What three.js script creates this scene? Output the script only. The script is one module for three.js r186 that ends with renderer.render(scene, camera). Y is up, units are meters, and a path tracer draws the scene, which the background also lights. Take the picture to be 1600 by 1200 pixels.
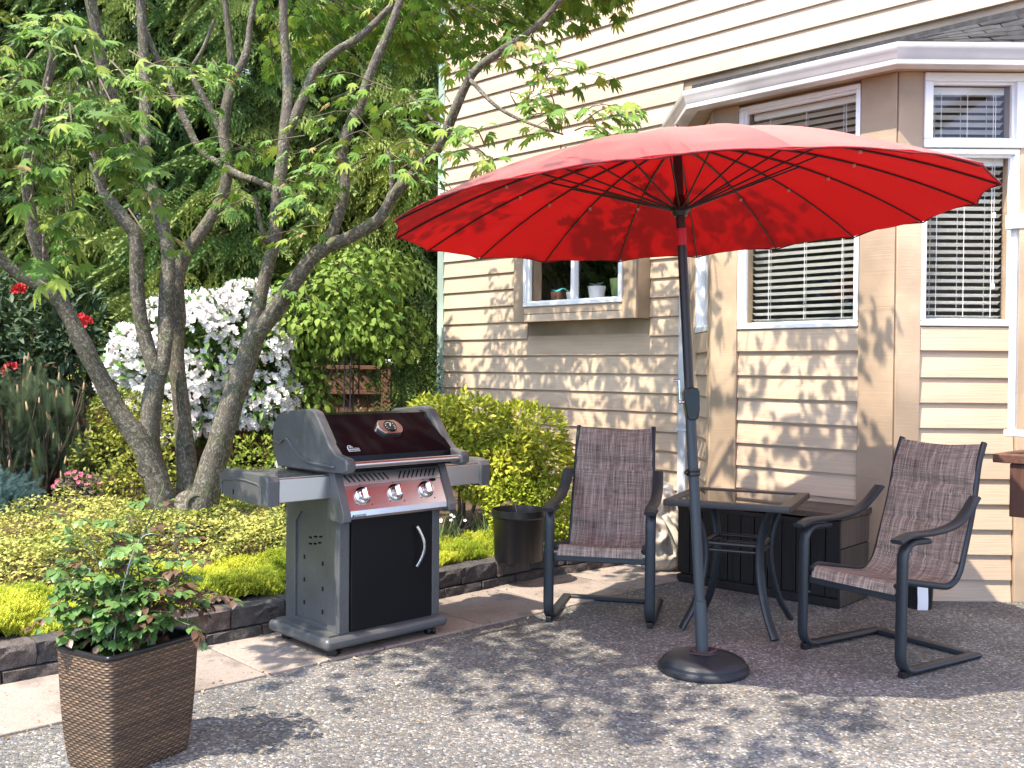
import * as THREE from 'three';
import { Sky } from 'three/addons/objects/Sky.js';
import { mergeGeometries, mergeVertices, toCreasedNormals } from 'three/addons/utils/BufferGeometryUtils.js';
import { RoundedBoxGeometry } from 'three/addons/geometries/RoundedBoxGeometry.js';
import { TextGeometry } from 'three/addons/geometries/TextGeometry.js';
import { FontLoader } from 'three/addons/loaders/FontLoader.js';

// ---------------------------------------------------------------- camera, sky, sun, exposure
const scene = new THREE.Scene();
const camera = new THREE.PerspectiveCamera(42.21, 4 / 3, 0.05, 600);
camera.position.set(0, 1.35, 0);
camera.rotation.set(-24 / 1555, 0, 0.008);
const SUN = new THREE.Vector3(-0.44, 1, 0.42).normalize();
const sky = new Sky();
sky.name = 'sky'; sky.scale.setScalar(500);
sky.material.uniforms.sunPosition.value.copy(SUN);
sky.material.uniforms.turbidity.value = 3;
sky.material.uniforms.rayleigh.value = 0.8;
sky.material.uniforms.mieCoefficient.value = 0.005;
sky.material.uniforms.cloudCoverage.value = 0.9;
sky.material.uniforms.cloudDensity.value = 0.9;
sky.userData = { kind: 'structure' };
scene.add(sky);
scene.environmentIntensity = 0.29;
const sun = new THREE.DirectionalLight(0xfff1dc, 4.9);
sun.name = 'sun';
sun.position.copy(SUN).multiplyScalar(30); sun.target.position.set(0, 0, -6);
sun.position.add(sun.target.position);
sun.castShadow = true; sun.shadow.mapSize.set(4096, 4096);
Object.assign(sun.shadow.camera, { left: -14, right: 14, top: 14, bottom: -14, near: 1, far: 70 });
scene.add(sun, sun.target);
const renderer = new THREE.WebGLRenderer({ antialias: true });
renderer.toneMapping = THREE.LinearToneMapping;
renderer.toneMappingExposure = 2.25;
renderer.shadowMap.enabled = true;

// ---------------------------------------------------------------- helpers
const V = (x, y, z) => new THREE.Vector3(x, y, z), PI = Math.PI;
function rng(a) { return () => { a |= 0; a = a + 0x6D2B79F5 | 0; let t = Math.imul(a ^ a >>> 15, 1 | a); t = t + Math.imul(t ^ t >>> 7, 61 | t) ^ t; return ((t ^ t >>> 14) >>> 0) / 4294967296; }; }
const R0 = rng(11);
const rr = (a, b, r = R0) => a + (b - a) * r();
const hash = (x, y, s) => { let h = Math.imul(x, 374761393) + Math.imul(y, 668265263) + Math.imul(s, 974634777) | 0; h = Math.imul(h ^ h >>> 13, 1274126177); return ((h ^ h >>> 16) >>> 0) / 4294967296; };
const sm = (t) => t * t * (3 - 2 * t), clamp = (x, a = 0, b = 1) => Math.min(b, Math.max(a, x)), mix = (a, b, t) => a + (b - a) * t;
function vn(x, y, p, s) { // value noise that repeats after p cells
  const ix = Math.floor(x), iy = Math.floor(y), fx = sm(x - ix), fy = sm(y - iy), w = (k) => ((k % p) + p) % p;
  return mix(mix(hash(w(ix), w(iy), s), hash(w(ix + 1), w(iy), s), fx), mix(hash(w(ix), w(iy + 1), s), hash(w(ix + 1), w(iy + 1), s), fx), fy);
}
function fbm(u, v, p, s, n = 4) { let a = 0.5, t = 0, k = 0; for (let i = 0; i < n; i++) { t += a * vn(u * p, v * p, p, s + i); k += a; a *= 0.5; p *= 2; } return t / k; }
function noise3(x, y, z, s = 1) { // smooth noise in space, -1..1
  const ix = Math.floor(x), iy = Math.floor(y), iz = Math.floor(z), fx = sm(x - ix), fy = sm(y - iy), fz = sm(z - iz), h = (a, b, c) => hash(ix + a + (iz + c) * 57, iy + b, s) * 2 - 1;
  return mix(mix(mix(h(0, 0, 0), h(1, 0, 0), fx), mix(h(0, 1, 0), h(1, 1, 0), fx), fy), mix(mix(h(0, 0, 1), h(1, 0, 1), fx), mix(h(0, 1, 1), h(1, 1, 1), fx), fy), fz);
}
function tex(n, fn, srgb = true, rx = 1, ry = rx, m = n) {
  const d = new Uint8Array(n * m * 4);
  for (let j = 0; j < m; j++) for (let i = 0; i < n; i++) {
    const c = fn(i / n, j / m), k = (j * n + i) * 4;
    for (let q = 0; q < 3; q++) d[k + q] = clamp(Array.isArray(c) ? c[q] : c) * 255;
    d[k + 3] = 255;
  }
  const t = new THREE.DataTexture(d, n, m);
  t.wrapS = t.wrapT = THREE.RepeatWrapping; t.magFilter = THREE.LinearFilter; t.minFilter = THREE.LinearMipmapLinearFilter; t.generateMipmaps = true;
  if (srgb) t.colorSpace = THREE.SRGBColorSpace;
  t.repeat.set(rx, ry); t.needsUpdate = true;
  return t;
}
const lin = (r, g, b) => new THREE.Color().setRGB(r, g, b);
function mat(c, o = {}) { const P = ['transmission', 'clearcoat', 'sheen', 'anisotropy'].some((k) => k in o) ? THREE.MeshPhysicalMaterial : THREE.MeshStandardMaterial; return new P({ color: Array.isArray(c) ? lin(...c) : c, roughness: 0.7, side: THREE.DoubleSide, ...o }); }
// geometry
function prep(g) { g = g.index ? g.toNonIndexed() : g; if (!g.attributes.normal) g.computeVertexNormals(); if (!g.attributes.uv) g.setAttribute('uv', new THREE.BufferAttribute(new Float32Array(g.attributes.position.count * 2), 2)); for (const k of Object.keys(g.attributes)) if (!['position', 'normal', 'uv'].includes(k)) g.deleteAttribute(k); return g; }
function boxUV(g, ox = 0, oy = 0) { // uv in metres from the face each vertex lies on
  g = prep(g); const p = g.attributes.position, n = g.attributes.normal, u = g.attributes.uv;
  for (let i = 0; i < p.count; i += 3) {
    let ax = 0, ay = 0, az = 0; for (let k = 0; k < 3; k++) { ax += Math.abs(n.getX(i + k)); ay += Math.abs(n.getY(i + k)); az += Math.abs(n.getZ(i + k)); }
    for (let k = i; k < i + 3; k++) { const x = p.getX(k), y = p.getY(k), z = p.getZ(k); if (ay >= ax && ay >= az) u.setXY(k, x + ox, z + oy); else if (ax >= az) u.setXY(k, z + ox, y + oy); else u.setXY(k, x + ox, y + oy); }
  }
  return g;
}
const M4 = new THREE.Matrix4(), Q4 = new THREE.Quaternion(), E4 = new THREE.Euler();
function put(g, x = 0, y = 0, z = 0, rx = 0, ry = 0, rz = 0, s = 1) { g.applyMatrix4(M4.compose(V(x, y, z), Q4.setFromEuler(E4.set(rx, ry, rz)), V(s, s, s))); return g; }
function bx(w, h, d, x = 0, y = 0, z = 0, r = 0, rx = 0, ry = 0, rz = 0, off = 0) { const g = boxUV(r > 0 ? new RoundedBoxGeometry(w, h, d, r > 0.012 ? 3 : 1, r) : new THREE.BoxGeometry(w, h, d), off, off * 0.7); return put(g, x, y, z, rx, ry, rz); }
function cyl(r1, r2, h, x = 0, y = 0, z = 0, rx = 0, rz = 0, n = 20) { return put(prep(new THREE.CylinderGeometry(r1, r2, h, n)), x, y, z, rx, 0, rz); }
function lathe(pts, n = 32) { return prep(toCreasedNormals(prep(new THREE.LatheGeometry(pts.map(([a, b]) => new THREE.Vector2(a, b)), n)), 0.55)); }
function taper(pts, rad, seg = 20, nr = 8, wob = 0) { // a round limb along a curve; rad: number or list
  const c = new THREE.CatmullRomCurve3(pts.map((p) => Array.isArray(p) ? V(p[0], p[1], p[2]) : p), false, 'centripetal'), fr = c.computeFrenetFrames(seg, false), P = [], N = [], U = [], I = [], len = c.getLength();
  for (let i = 0; i <= seg; i++) {
    const t = i / seg, p = c.getPoint(t); let r = rad;
    if (Array.isArray(rad)) { const k = t * (rad.length - 1), a = Math.min(rad.length - 2, Math.floor(k)); r = mix(rad[a], rad[a + 1], k - a); }
    for (let j = 0; j <= nr; j++) {
      const a = j / nr * 2 * PI, n = fr.normals[Math.min(i, seg)].clone().multiplyScalar(Math.cos(a)).addScaledVector(fr.binormals[Math.min(i, seg)], Math.sin(a));
      const q = wob ? r * (1 + wob * noise3(p.x * 9 + n.x * 1.5, p.y * 9 + n.y * 1.5, p.z * 9 + n.z * 1.5, 5)) : r;
      P.push(p.x + n.x * q, p.y + n.y * q, p.z + n.z * q); N.push(n.x, n.y, n.z); U.push(j / nr * 2 * PI * Math.max(0.004, Array.isArray(rad) ? rad[0] : rad), t * len);
      if (i < seg && j < nr) { const b = i * (nr + 1) + j; I.push(b, b + 1, b + nr + 1, b + 1, b + nr + 2, b + nr + 1); }
    }
  }
  for (const [ring, sg] of [[0, -1], [seg, 1]]) { const q = c.getPoint(ring / seg), t = c.getTangent(ring / seg), k = P.length / 3, b = ring * (nr + 1); P.push(q.x, q.y, q.z); N.push(t.x * sg, t.y * sg, t.z * sg); U.push(0, 0); for (let j = 0; j < nr; j++) I.push(k, b + j, b + j + 1); }
  const g = new THREE.BufferGeometry();
  g.setAttribute('position', new THREE.Float32BufferAttribute(P, 3)); g.setAttribute('normal', new THREE.Float32BufferAttribute(N, 3)); g.setAttribute('uv', new THREE.Float32BufferAttribute(U, 2)); g.setIndex(I);
  return prep(g);
}
function fillet(pts, r, n = 5) { // rounds the corners of a polyline of [x,y,z]
  const o = [V(...pts[0])];
  for (let i = 1; i < pts.length - 1; i++) {
    const a = V(...pts[i - 1]), b = V(...pts[i]), c = V(...pts[i + 1]), ri = pts[i][3] ?? r, d1 = a.clone().sub(b), d2 = c.clone().sub(b), q = Math.min(ri, d1.length() * 0.49, d2.length() * 0.49);
    const p = b.clone().addScaledVector(d1.normalize(), q), s = b.clone().addScaledVector(d2.normalize(), q);
    for (let k = 0; k <= n; k++) { const t = k / n; o.push(p.clone().multiplyScalar((1 - t) * (1 - t)).addScaledVector(b, 2 * t * (1 - t)).addScaledVector(s, t * t)); }
  }
  o.push(V(...pts[pts.length - 1]));
  return o;
}
function section(w, t, c) { const a = w / 2, b = t / 2; return [[-a + c, -b], [a - c, -b], [a, -b + c], [a, b - c], [a - c, b], [-a + c, b], [-a, b - c], [-a, -b + c]]; }
function sweep(path, sec, B) { // a bar with a fixed side direction B
  const P = [], n = sec.length, m = path.length, I = [], U = []; let L = 0;
  for (let i = 0; i < m; i++) {
    const T = path[Math.min(i + 1, m - 1)].clone().sub(path[Math.max(i - 1, 0)]).normalize(), N = T.clone().cross(B).normalize();
    if (i) L += path[i].distanceTo(path[i - 1]);
    for (let j = 0; j < n; j++) { const p = path[i].clone().addScaledVector(B, sec[j][0]).addScaledVector(N, sec[j][1]); P.push(p.x, p.y, p.z); U.push(j / n * 0.2, L); }
  }
  for (let i = 0; i < m - 1; i++) for (let j = 0; j < n; j++) { const a = i * n + j, b = i * n + (j + 1) % n; I.push(a, b, a + n, b, b + n, a + n); }
  for (let j = 1; j < n - 1; j++) { I.push(0, j + 1, j); const e = (m - 1) * n; I.push(e, e + j, e + j + 1); }
  let g = new THREE.BufferGeometry(); g.setAttribute('position', new THREE.Float32BufferAttribute(P, 3)); g.setAttribute('uv', new THREE.Float32BufferAttribute(U, 2)); g.setIndex(I);
  return prep(toCreasedNormals(g.toNonIndexed(), 0.9));
}
function prism(poly, depth, bev = 0, crease = 0.3) { // polygon [[x,y]...] pushed along z
  const s = new THREE.Shape(poly.map(([a, b]) => new THREE.Vector2(a, b)));
  return boxUV(toCreasedNormals(new THREE.ExtrudeGeometry(s, { depth, bevelEnabled: bev > 0, bevelSize: bev, bevelThickness: bev, bevelSegments: 2, curveSegments: 6 }), crease));
}
function sheet(nu, nv, f, creased) { // f(u,v) -> Vector3
  const P = [], U = [], I = [];
  for (let j = 0; j <= nv; j++) for (let i = 0; i <= nu; i++) { const p = f(i / nu, j / nv); P.push(p.x, p.y, p.z); U.push(p.u ?? i / nu, p.v ?? j / nv); if (i < nu && j < nv) { const a = j * (nu + 1) + i; I.push(a, a + 1, a + nu + 1, a + 1, a + nu + 2, a + nu + 1); } }
  const g = new THREE.BufferGeometry(); g.setAttribute('position', new THREE.Float32BufferAttribute(P, 3)); g.setAttribute('uv', new THREE.Float32BufferAttribute(U, 2)); g.setIndex(I); g.computeVertexNormals();
  return prep(g);
}
// objects
const used = {};
function numbered(n) { used[n] = (used[n] ?? -1) + 1; return used[n] ? n + '_' + String(used[n]).padStart(3, '0') : n; }
function tag(o, label, category, group, kind) { o.userData.label = label; if (category) o.userData.category = category; if (group) o.userData.group = group; if (kind) o.userData.kind = kind; return o; }
function thing(name, label, category, p = [0, 0, 0], ry = 0, group, kind) { const o = new THREE.Group(); o.name = numbered(name); o.position.set(...p); o.rotation.y = ry; scene.add(o); return tag(o, label, category, group, kind); }
function obj(name, g, m, parent = scene) { g = Array.isArray(g) ? (g.length > 1 ? mergeGeometries(g.map(prep)) : g[0]) : g; const o = new THREE.Mesh(g, m); o.name = parent === scene ? numbered(name) : name; o.castShadow = o.receiveShadow = true; parent.add(o); return o; }
function many(name, g, m, list, parent, colors) { // list of Matrix4
  const o = new THREE.InstancedMesh(g, m, list.length); o.name = parent === scene ? numbered(name) : name; o.castShadow = o.receiveShadow = true; o.userData.kind = 'stuff';
  list.forEach((q, i) => { o.setMatrixAt(i, q); if (colors) o.setColorAt(i, colors[i]); });
  parent.add(o); return o;
}
const grp = (name, parent, x = 0, y = 0, z = 0, ry = 0) => { const o = new THREE.Group(); o.name = name; o.position.set(x, y, z); o.rotation.y = ry; parent.add(o); return o; };
const font = await new FontLoader().loadAsync('fonts/droid/droid_sans_bold.typeface.json');
const text = (s, size, depth) => { const g = new TextGeometry(s, { font, size, depth, curveSegments: 3 }); g.computeBoundingBox(); return prep(g); };

// ---------------------------------------------------------------- materials
const T = {};
T.grain = tex(512, (u, v) => { const g = fbm(u, v * 0.999, 4, 3, 3), s = vn(u * 6, v * 160, 160, 9), k = vn(u * 14, v * 80 + 3 * g, 80, 12); return 0.80 + 0.12 * g + 0.05 * s + 0.05 * k; }, true, 0.5, 2);
T.grainB = tex(512, (u, v) => { const s = vn(u * 5, v * 128, 128, 9), k = vn(u * 12, v * 64, 64, 12), f = vn(u * 200, v * 200, 200, 2); return 0.3 + 0.35 * s + 0.2 * k + 0.1 * f; }, false, 0.5, 2);
T.fine = tex(512, (u, v) => 0.78 + 0.22 * (0.6 * fbm(u, v, 6, 21, 5) + 0.4 * vn(u * 190, v * 190, 190, 7)), true, 1.3);
T.fineB = tex(512, (u, v) => 0.5 * fbm(u, v, 24, 31, 4) + 0.5 * vn(u * 200, v * 200, 200, 5), false, 2);
T.stain = tex(512, (u, v) => { const a = fbm(u, v, 3, 41, 6), b = fbm(u, v, 9, 47, 4); const k = clamp((a - 0.42) * 3); return 0.66 + 0.24 * k + 0.14 * b; }, true, 0.55);
{ // exposed pebbles
  const n = 96, pts = [];
  for (let j = 0; j < n; j++) for (let i = 0; i < n; i++) pts.push([i + hash(i, j, 1), j + hash(i, j, 2), hash(i, j, 3), hash(i, j, 4)]);
  const cell = (u, v) => { const x = u * n, y = v * n, ix = Math.floor(x), iy = Math.floor(y); let d1 = 9, d2 = 9, b = null; for (let dy = -1; dy <= 1; dy++) for (let dx = -1; dx <= 1; dx++) { const cx = ((ix + dx) % n + n) % n, cy = ((iy + dy) % n + n) % n, p = pts[cy * n + cx], ex = p[0] - cx + ix + dx - x, ey = p[1] - cy + iy + dy - y, d = Math.hypot(ex, ey); if (d < d1) { d2 = d1; d1 = d; b = p; } else if (d < d2) d2 = d; } return [d1, d2, b]; };
  const pal = [[0.48, 0.48, 0.48], [0.57, 0.55, 0.52], [0.40, 0.41, 0.43], [0.68, 0.66, 0.62], [0.52, 0.47, 0.41], [0.34, 0.35, 0.36], [0.60, 0.58, 0.57], [0.78, 0.76, 0.72], [0.43, 0.46, 0.49]];
  const N = 1024;
  T.agg = tex(N, (u, v) => { const [a, b, p] = cell(u, v), e = clamp((b - a) * 3.2), c = pal[Math.floor(p[2] * pal.length)], m = [0.50, 0.48, 0.46], k = 0.85 + 0.3 * p[3], w = fbm(u, v, 5, 77, 3) * 0.3 + 0.86; return c.map((x, i) => mix(m[i], x * k, e) * w); }, true, 0.9);
  T.aggB = tex(N, (u, v) => { const [a, b, p] = cell(u, v); return clamp((b - a) * 2) * (0.55 + 0.45 * p[3]); }, false, 0.9);
}
T.sling = tex(512, (u, v) => { const a = vn(u * 170, v * 7, 170, 3), b = vn(u * 9, v * 150, 150, 5), c = vn(u * 60, v * 3, 60, 8), w = ((Math.floor(u * 200) + Math.floor(v * 200)) & 1) * 0.06; const k = 0.36 + 0.42 * a * 0.6 + 0.3 * b * 0.6 + 0.16 * c + w - 0.14; return [k * 0.96, k * 0.865, k * 0.78]; }, true, 2.2);
T.slingB = tex(256, (u, v) => { const x = u * 64, y = v * 64; return 0.5 + 0.5 * Math.sin(x * 2 * PI) * Math.sin(y * 2 * PI); }, false, 9);
T.wick = tex(512, (u, v) => { // interlaced flat strands
  const nx = 18, ny = 34, x = u * nx, y = v * ny, ix = Math.floor(x), iy = Math.floor(y), over = (ix + iy) & 1, fx = x - ix, fy = y - iy;
  const row = hash(3, iy, 6) * 0.6 + vn(u * 5, iy, ny, 16) * 0.5, e = Math.pow(Math.sin(fy * PI), 0.5), h = over ? 0.8 + 0.25 * Math.sin(fx * PI) : 0.92 - 0.3 * Math.sin(fx * PI), s = vn(u * 20, v * 300, 300, 3);
  const k = (0.55 + 0.5 * row) * (0.45 + 0.55 * e) * h * (0.85 + 0.3 * s) ;
  return [0.48 * k + 0.03, 0.38 * k + 0.025, 0.285 * k + 0.02];
}, true, 3.2, 3.2);
T.wickB = tex(512, (u, v) => { const nx = 18, ny = 34, x = u * nx, y = v * ny, ix = Math.floor(x), iy = Math.floor(y), fx = x - ix, fy = y - iy, over = (ix + iy) & 1; return Math.sin(fy * PI) * (over ? 0.55 + 0.45 * Math.sin(fx * PI) : 0.35 * (1 - Math.sin(fx * PI))); }, false, 3.2, 3.2);
T.bark = tex(1024, (u, v) => { const a = fbm(u, v, 8, 5, 5), b = fbm(u, v, 40, 15, 3), l = clamp((fbm(u, v, 24, 25, 4) - 0.56) * 8), sp = clamp((vn(u * 90, v * 90, 90, 8) - 0.7) * 6) * clamp((fbm(u, v, 6, 35, 3) - 0.4) * 5); const k = 0.24 + 0.22 * a + 0.14 * b, L = clamp(l * 0.55 + sp * 0.75), g = clamp((fbm(u, v, 5, 63, 3) - 0.55) * 4); return [mix(k * (1 - 0.12 * g), 0.76, L), mix(k * 0.93, 0.77, L), mix(k * 0.84 * (1 - 0.25 * g), 0.70, L)]; }, true, 3.2);
T.barkB = tex(512, (u, v) => 0.5 * fbm(u, v, 10, 5, 5) + 0.3 * vn(u * 60, v * 30, 60, 4) + 0.2 * fbm(u, v, 40, 9, 2), false, 3.4);
T.wood = tex(512, (u, v) => { const g = fbm(u, v, 4, 3, 3), s = vn(u * 120, v * 4, 120, 9), k = vn(u * 50 + 3 * g, v * 3, 50, 12); return 0.55 + 0.2 * g + 0.15 * s + 0.14 * k; }, true, 1.2, 0.8);
T.woodB = tex(512, (u, v) => 0.6 * vn(u * 120, v * 5, 120, 9) + 0.4 * vn(u * 50, v * 3, 50, 12), false, 1.2, 0.8);
T.brush = tex(512, (u, v) => 0.62 + 0.12 * vn(u * 4, v * 240, 240, 4) + 0.1 * fbm(u, v, 5, 14, 4) + 0.05 * vn(u * 8, v * 120, 120, 19), false, 2, 4);
T.rock = tex(512, (u, v) => { const a = fbm(u, v, 8, 51, 5), b = vn(u * 150, v * 150, 150, 52), c = clamp((vn(u * 70, v * 70, 70, 57) - 0.8) * 5); return 0.55 + 0.35 * a + 0.2 * (b - 0.5) + 0.3 * c; }, true, 4.5);
T.rockB = tex(512, (u, v) => 0.7 * fbm(u, v, 14, 61, 5) + 0.3 * vn(u * 120, v * 120, 120, 66), false, 4.5);
T.slab = tex(1024, (u, v) => { const a = fbm(u, v, 5, 81, 6), b = vn(u * 260, v * 260, 260, 82), c = clamp((vn(u * 90, v * 90, 90, 83) - 0.86) * 7), d = clamp((fbm(u, v, 7, 85, 5) - 0.56) * 6); const k = 0.74 + 0.22 * a + 0.14 * (b - 0.5) - 0.22 * c - 0.13 * d; return [k, k * 0.99, k * 0.975]; }, true, 0.75);
T.soil = tex(512, (u, v) => { const a = fbm(u, v, 16, 71, 5), b = vn(u * 120, v * 120, 120, 72); return [0.26 + 0.2 * a + 0.1 * b, 0.20 + 0.16 * a + 0.08 * b, 0.15 + 0.11 * a + 0.06 * b]; }, true, 1.5);

const M = {};
M.siding = [[0.655, 0.50, 0.355], [0.61, 0.46, 0.325], [0.685, 0.53, 0.38], [0.635, 0.48, 0.335]].map((c) => mat(c, { map: T.grain, bumpMap: T.grainB, bumpScale: 0.0012, roughness: 0.62 }));
M.trim = mat([0.62, 0.46, 0.31], { map: T.stain, bumpMap: T.grainB, bumpScale: 0.001, roughness: 0.6 });
M.mint = mat([0.52, 0.66, 0.56], { map: T.stain, roughness: 0.55 });
M.vinyl = mat([0.80, 0.81, 0.82], { roughness: 0.35 });
M.gutter = mat([0.90, 0.88, 0.86], { map: T.stain, roughness: 0.35 });
M.spout = mat([0.74, 0.77, 0.80], { map: T.stain, roughness: 0.4 });
M.inner = mat([0.22, 0.20, 0.17], { roughness: 0.9 });
M.carpet = mat([0.20, 0.17, 0.14], { roughness: 1 });
M.slat = mat([0.80, 0.82, 0.79], { roughness: 0.45 });
M.cord = mat([0.8, 0.8, 0.78], { roughness: 0.8 });
M.glass = mat([1, 1, 1], { transmission: 1, roughness: 0, thickness: 0, ior: 1.5 });
M.shingle = [0.045, 0.06, 0.075].map((k) => mat([k, k, k * 1.05], { map: T.rock, bumpMap: T.rockB, bumpScale: 0.003, roughness: 0.95 }));
M.agg = mat([0.62, 0.635, 0.65], { map: T.agg, bumpMap: T.aggB, bumpScale: 0.004, roughness: 0.8, vertexColors: true });
M.slab = [[0.38, 0.325, 0.285], [0.355, 0.305, 0.27], [0.40, 0.34, 0.30]].map((c) => mat(c, { map: T.slab, bumpMap: T.fineB, bumpScale: 0.002, roughness: 0.9 }));
M.block = [[0.16, 0.14, 0.13], [0.20, 0.15, 0.13], [0.13, 0.12, 0.115], [0.20, 0.165, 0.145], [0.18, 0.13, 0.115]].map((c) => mat(c, { map: T.rock, bumpMap: T.rockB, bumpScale: 0.012, roughness: 0.95 }));
M.soil = mat([0.5, 0.5, 0.5], { map: T.soil, roughness: 1 });
M.bark = mat([0.56, 0.55, 0.53], { map: T.bark, bumpMap: T.barkB, bumpScale: 0.006, roughness: 0.95 });
M.darkBark = mat([0.10, 0.075, 0.055], { map: T.wood, bumpMap: T.barkB, bumpScale: 0.008, roughness: 1 });
M.twig = mat([0.13, 0.10, 0.075], { roughness: 0.9 });
M.fence = [[0.20, 0.085, 0.045], [0.16, 0.07, 0.04], [0.23, 0.105, 0.055]].map((c) => mat(c, { map: T.wood, bumpMap: T.woodB, bumpScale: 0.002, roughness: 0.85 }));
const leafMat = (c, o = {}) => mat(c, { roughness: 0.75, transmission: 0.35, thickness: 0, specularIntensity: 0.35, ...o });
M.leafW = leafMat([1, 1, 1]);   // tinted by each copy's own colour
M.maple = [[0.13, 0.25, 0.035], [0.17, 0.29, 0.04], [0.10, 0.20, 0.035], [0.25, 0.33, 0.05], [0.34, 0.26, 0.10]].map((c) => leafMat(c, { transmission: 0.42, roughness: 0.8 }));
M.white = mat([0.80, 0.80, 0.79], { map: T.fine, roughness: 0.45 });
// ---------------------------------------------------------------- the ground
{
  const g = obj('ground', put(new THREE.PlaneGeometry(500, 500), 0, -0.06, -60, -PI / 2), mat([0.09, 0.10, 0.05], { roughness: 1 })); g.userData = { kind: 'structure', label: 'soil and grass beyond the garden' };
  const n = 110, pg = new THREE.PlaneGeometry(16, 16, n, n).rotateX(-PI / 2).translate(2, 0, -1), p = pg.attributes.position, u = pg.attributes.uv, col = [];
  for (let i = 0; i < p.count; i++) { const x = p.getX(i), z = p.getZ(i), k = 0.96 + 0.16 * noise3(x * 0.9, 0, z * 0.9, 3) + 0.13 * noise3(x * 2.6, 1, z * 2.6, 4); u.setXY(i, x, z); col.push(k, k * 0.99, k * 0.97); }
  pg.setAttribute('color', new THREE.Float32BufferAttribute(col, 3));
  const pt = obj('patio', pg, M.agg); pt.userData = { kind: 'structure', label: 'grey exposed pebble concrete patio' };
}
// the edge where pebble patio meets slabs runs along EA + t * ED; EN points to the flower bed
const EA = V(-1.308, 0, -4.08), ED = V(0.727, 0, -0.686).normalize(), EN = V(-0.686, 0, -0.727).normalize();
const along = (t, w, y = 0) => EA.clone().addScaledVector(ED, t).addScaledVector(EN, w).setY(y);
{
  const o = new THREE.Group(); o.name = 'slab_path'; scene.add(o); o.userData = { kind: 'structure', label: 'strip of pinkish concrete slabs between patio and garden wall' };
  const ry = Math.atan2(-ED.z, ED.x);
  for (let k = -5; k < 6; k++) {
    const t = 2.236 + 0.63 * (k - 1) + 0.315 - 1.26 + 0.63, c = along(t, 0.33, 0.004 - 0.02 + hash(k + 9, 3, 4) * 0.004);
    const m = obj('slab', bx(0.622, 0.05, 0.66, 0, 0, 0, 0.006, 0, 0, 0, k * 1.7), M.slab[(k + 9) % 3], o); m.position.copy(c); m.rotation.y = ry;
  }
}
// garden wall of split-faced blocks
const WALL = [V(-4.9, 0, -1.6), V(-3.6, 0, -2.8), V(-2.127, 0, -4.134), V(-1.498, 0, -4.698), V(-0.434, 0, -5.733), V(0.183, 0, -6.36), V(0.42, 0, -6.53), V(0.781, 0, -6.828), V(1.0, 0, -7.15), V(1.12, 0, -7.6)];
const wallCurve = new THREE.CatmullRomCurve3(WALL, false, 'centripetal');
{
  const o = thing('garden_wall', 'low two-course retaining wall of dark split-face blocks along the flower bed', 'garden wall');
  const variants = [0, 1, 2, 3].map((s) => {
    const g = new THREE.BoxGeometry(0.292, 0.098, 0.2, 8, 4, 4), p = g.attributes.position;
    for (let i = 0; i < p.count; i++) { const x = p.getX(i), y = p.getY(i), z = p.getZ(i), f = z > 0.02 ? 1 : 0.25; p.setXYZ(i, x * (1 - 0.012 * (z > 0.09)) + 0.002 * noise3(x * 30, y * 30, z * 30, s + 3), y + 0.0018 * noise3(x * 18, y * 20, z * 20, s + 7) - (z > 0.09 && Math.abs(y) > 0.04 ? Math.sign(y) * 0.003 : 0), z + f * (0.008 * noise3(x * 14 + s * 9, y * 16, z, s + 11) + 0.009 * noise3(x * 38, y * 44, 0, s + 13))); }
    g.computeVertexNormals();
    return boxUV(toCreasedNormals(g.toNonIndexed(), 0.7), s * 0.37, s * 0.21);
  });
  const L = wallCurve.getLength(), N = Math.floor(L / 0.3);
  for (let row = 0; row < 2; row++) for (let k = 0; k < N; k++) {
    const u = (k + (row ? 0.5 : 0.04)) * 0.3 / L; if (u > 0.995) continue;
    const p = wallCurve.getPointAt(u), t = wallCurve.getTangentAt(u), b = obj('stone_block', variants[(k * 3 + row) % 4], M.block[Math.floor(hash(k, row, 5) * 5)], o);
    b.position.set(p.x, row ? 0.114 : 0.013, p.z).addScaledVector(V(t.z, 0, -t.x), 0.1 + (row ? 0.012 : 0) + 0.006 * (hash(k, row, 8) - 0.5)); b.rotation.y = Math.atan2(-t.z, t.x) + 0.03 * (hash(k, row, 9) - 0.5); b.rotation.z = 0.012 * (hash(k, row, 19) - 0.5);
  }
}
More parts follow.
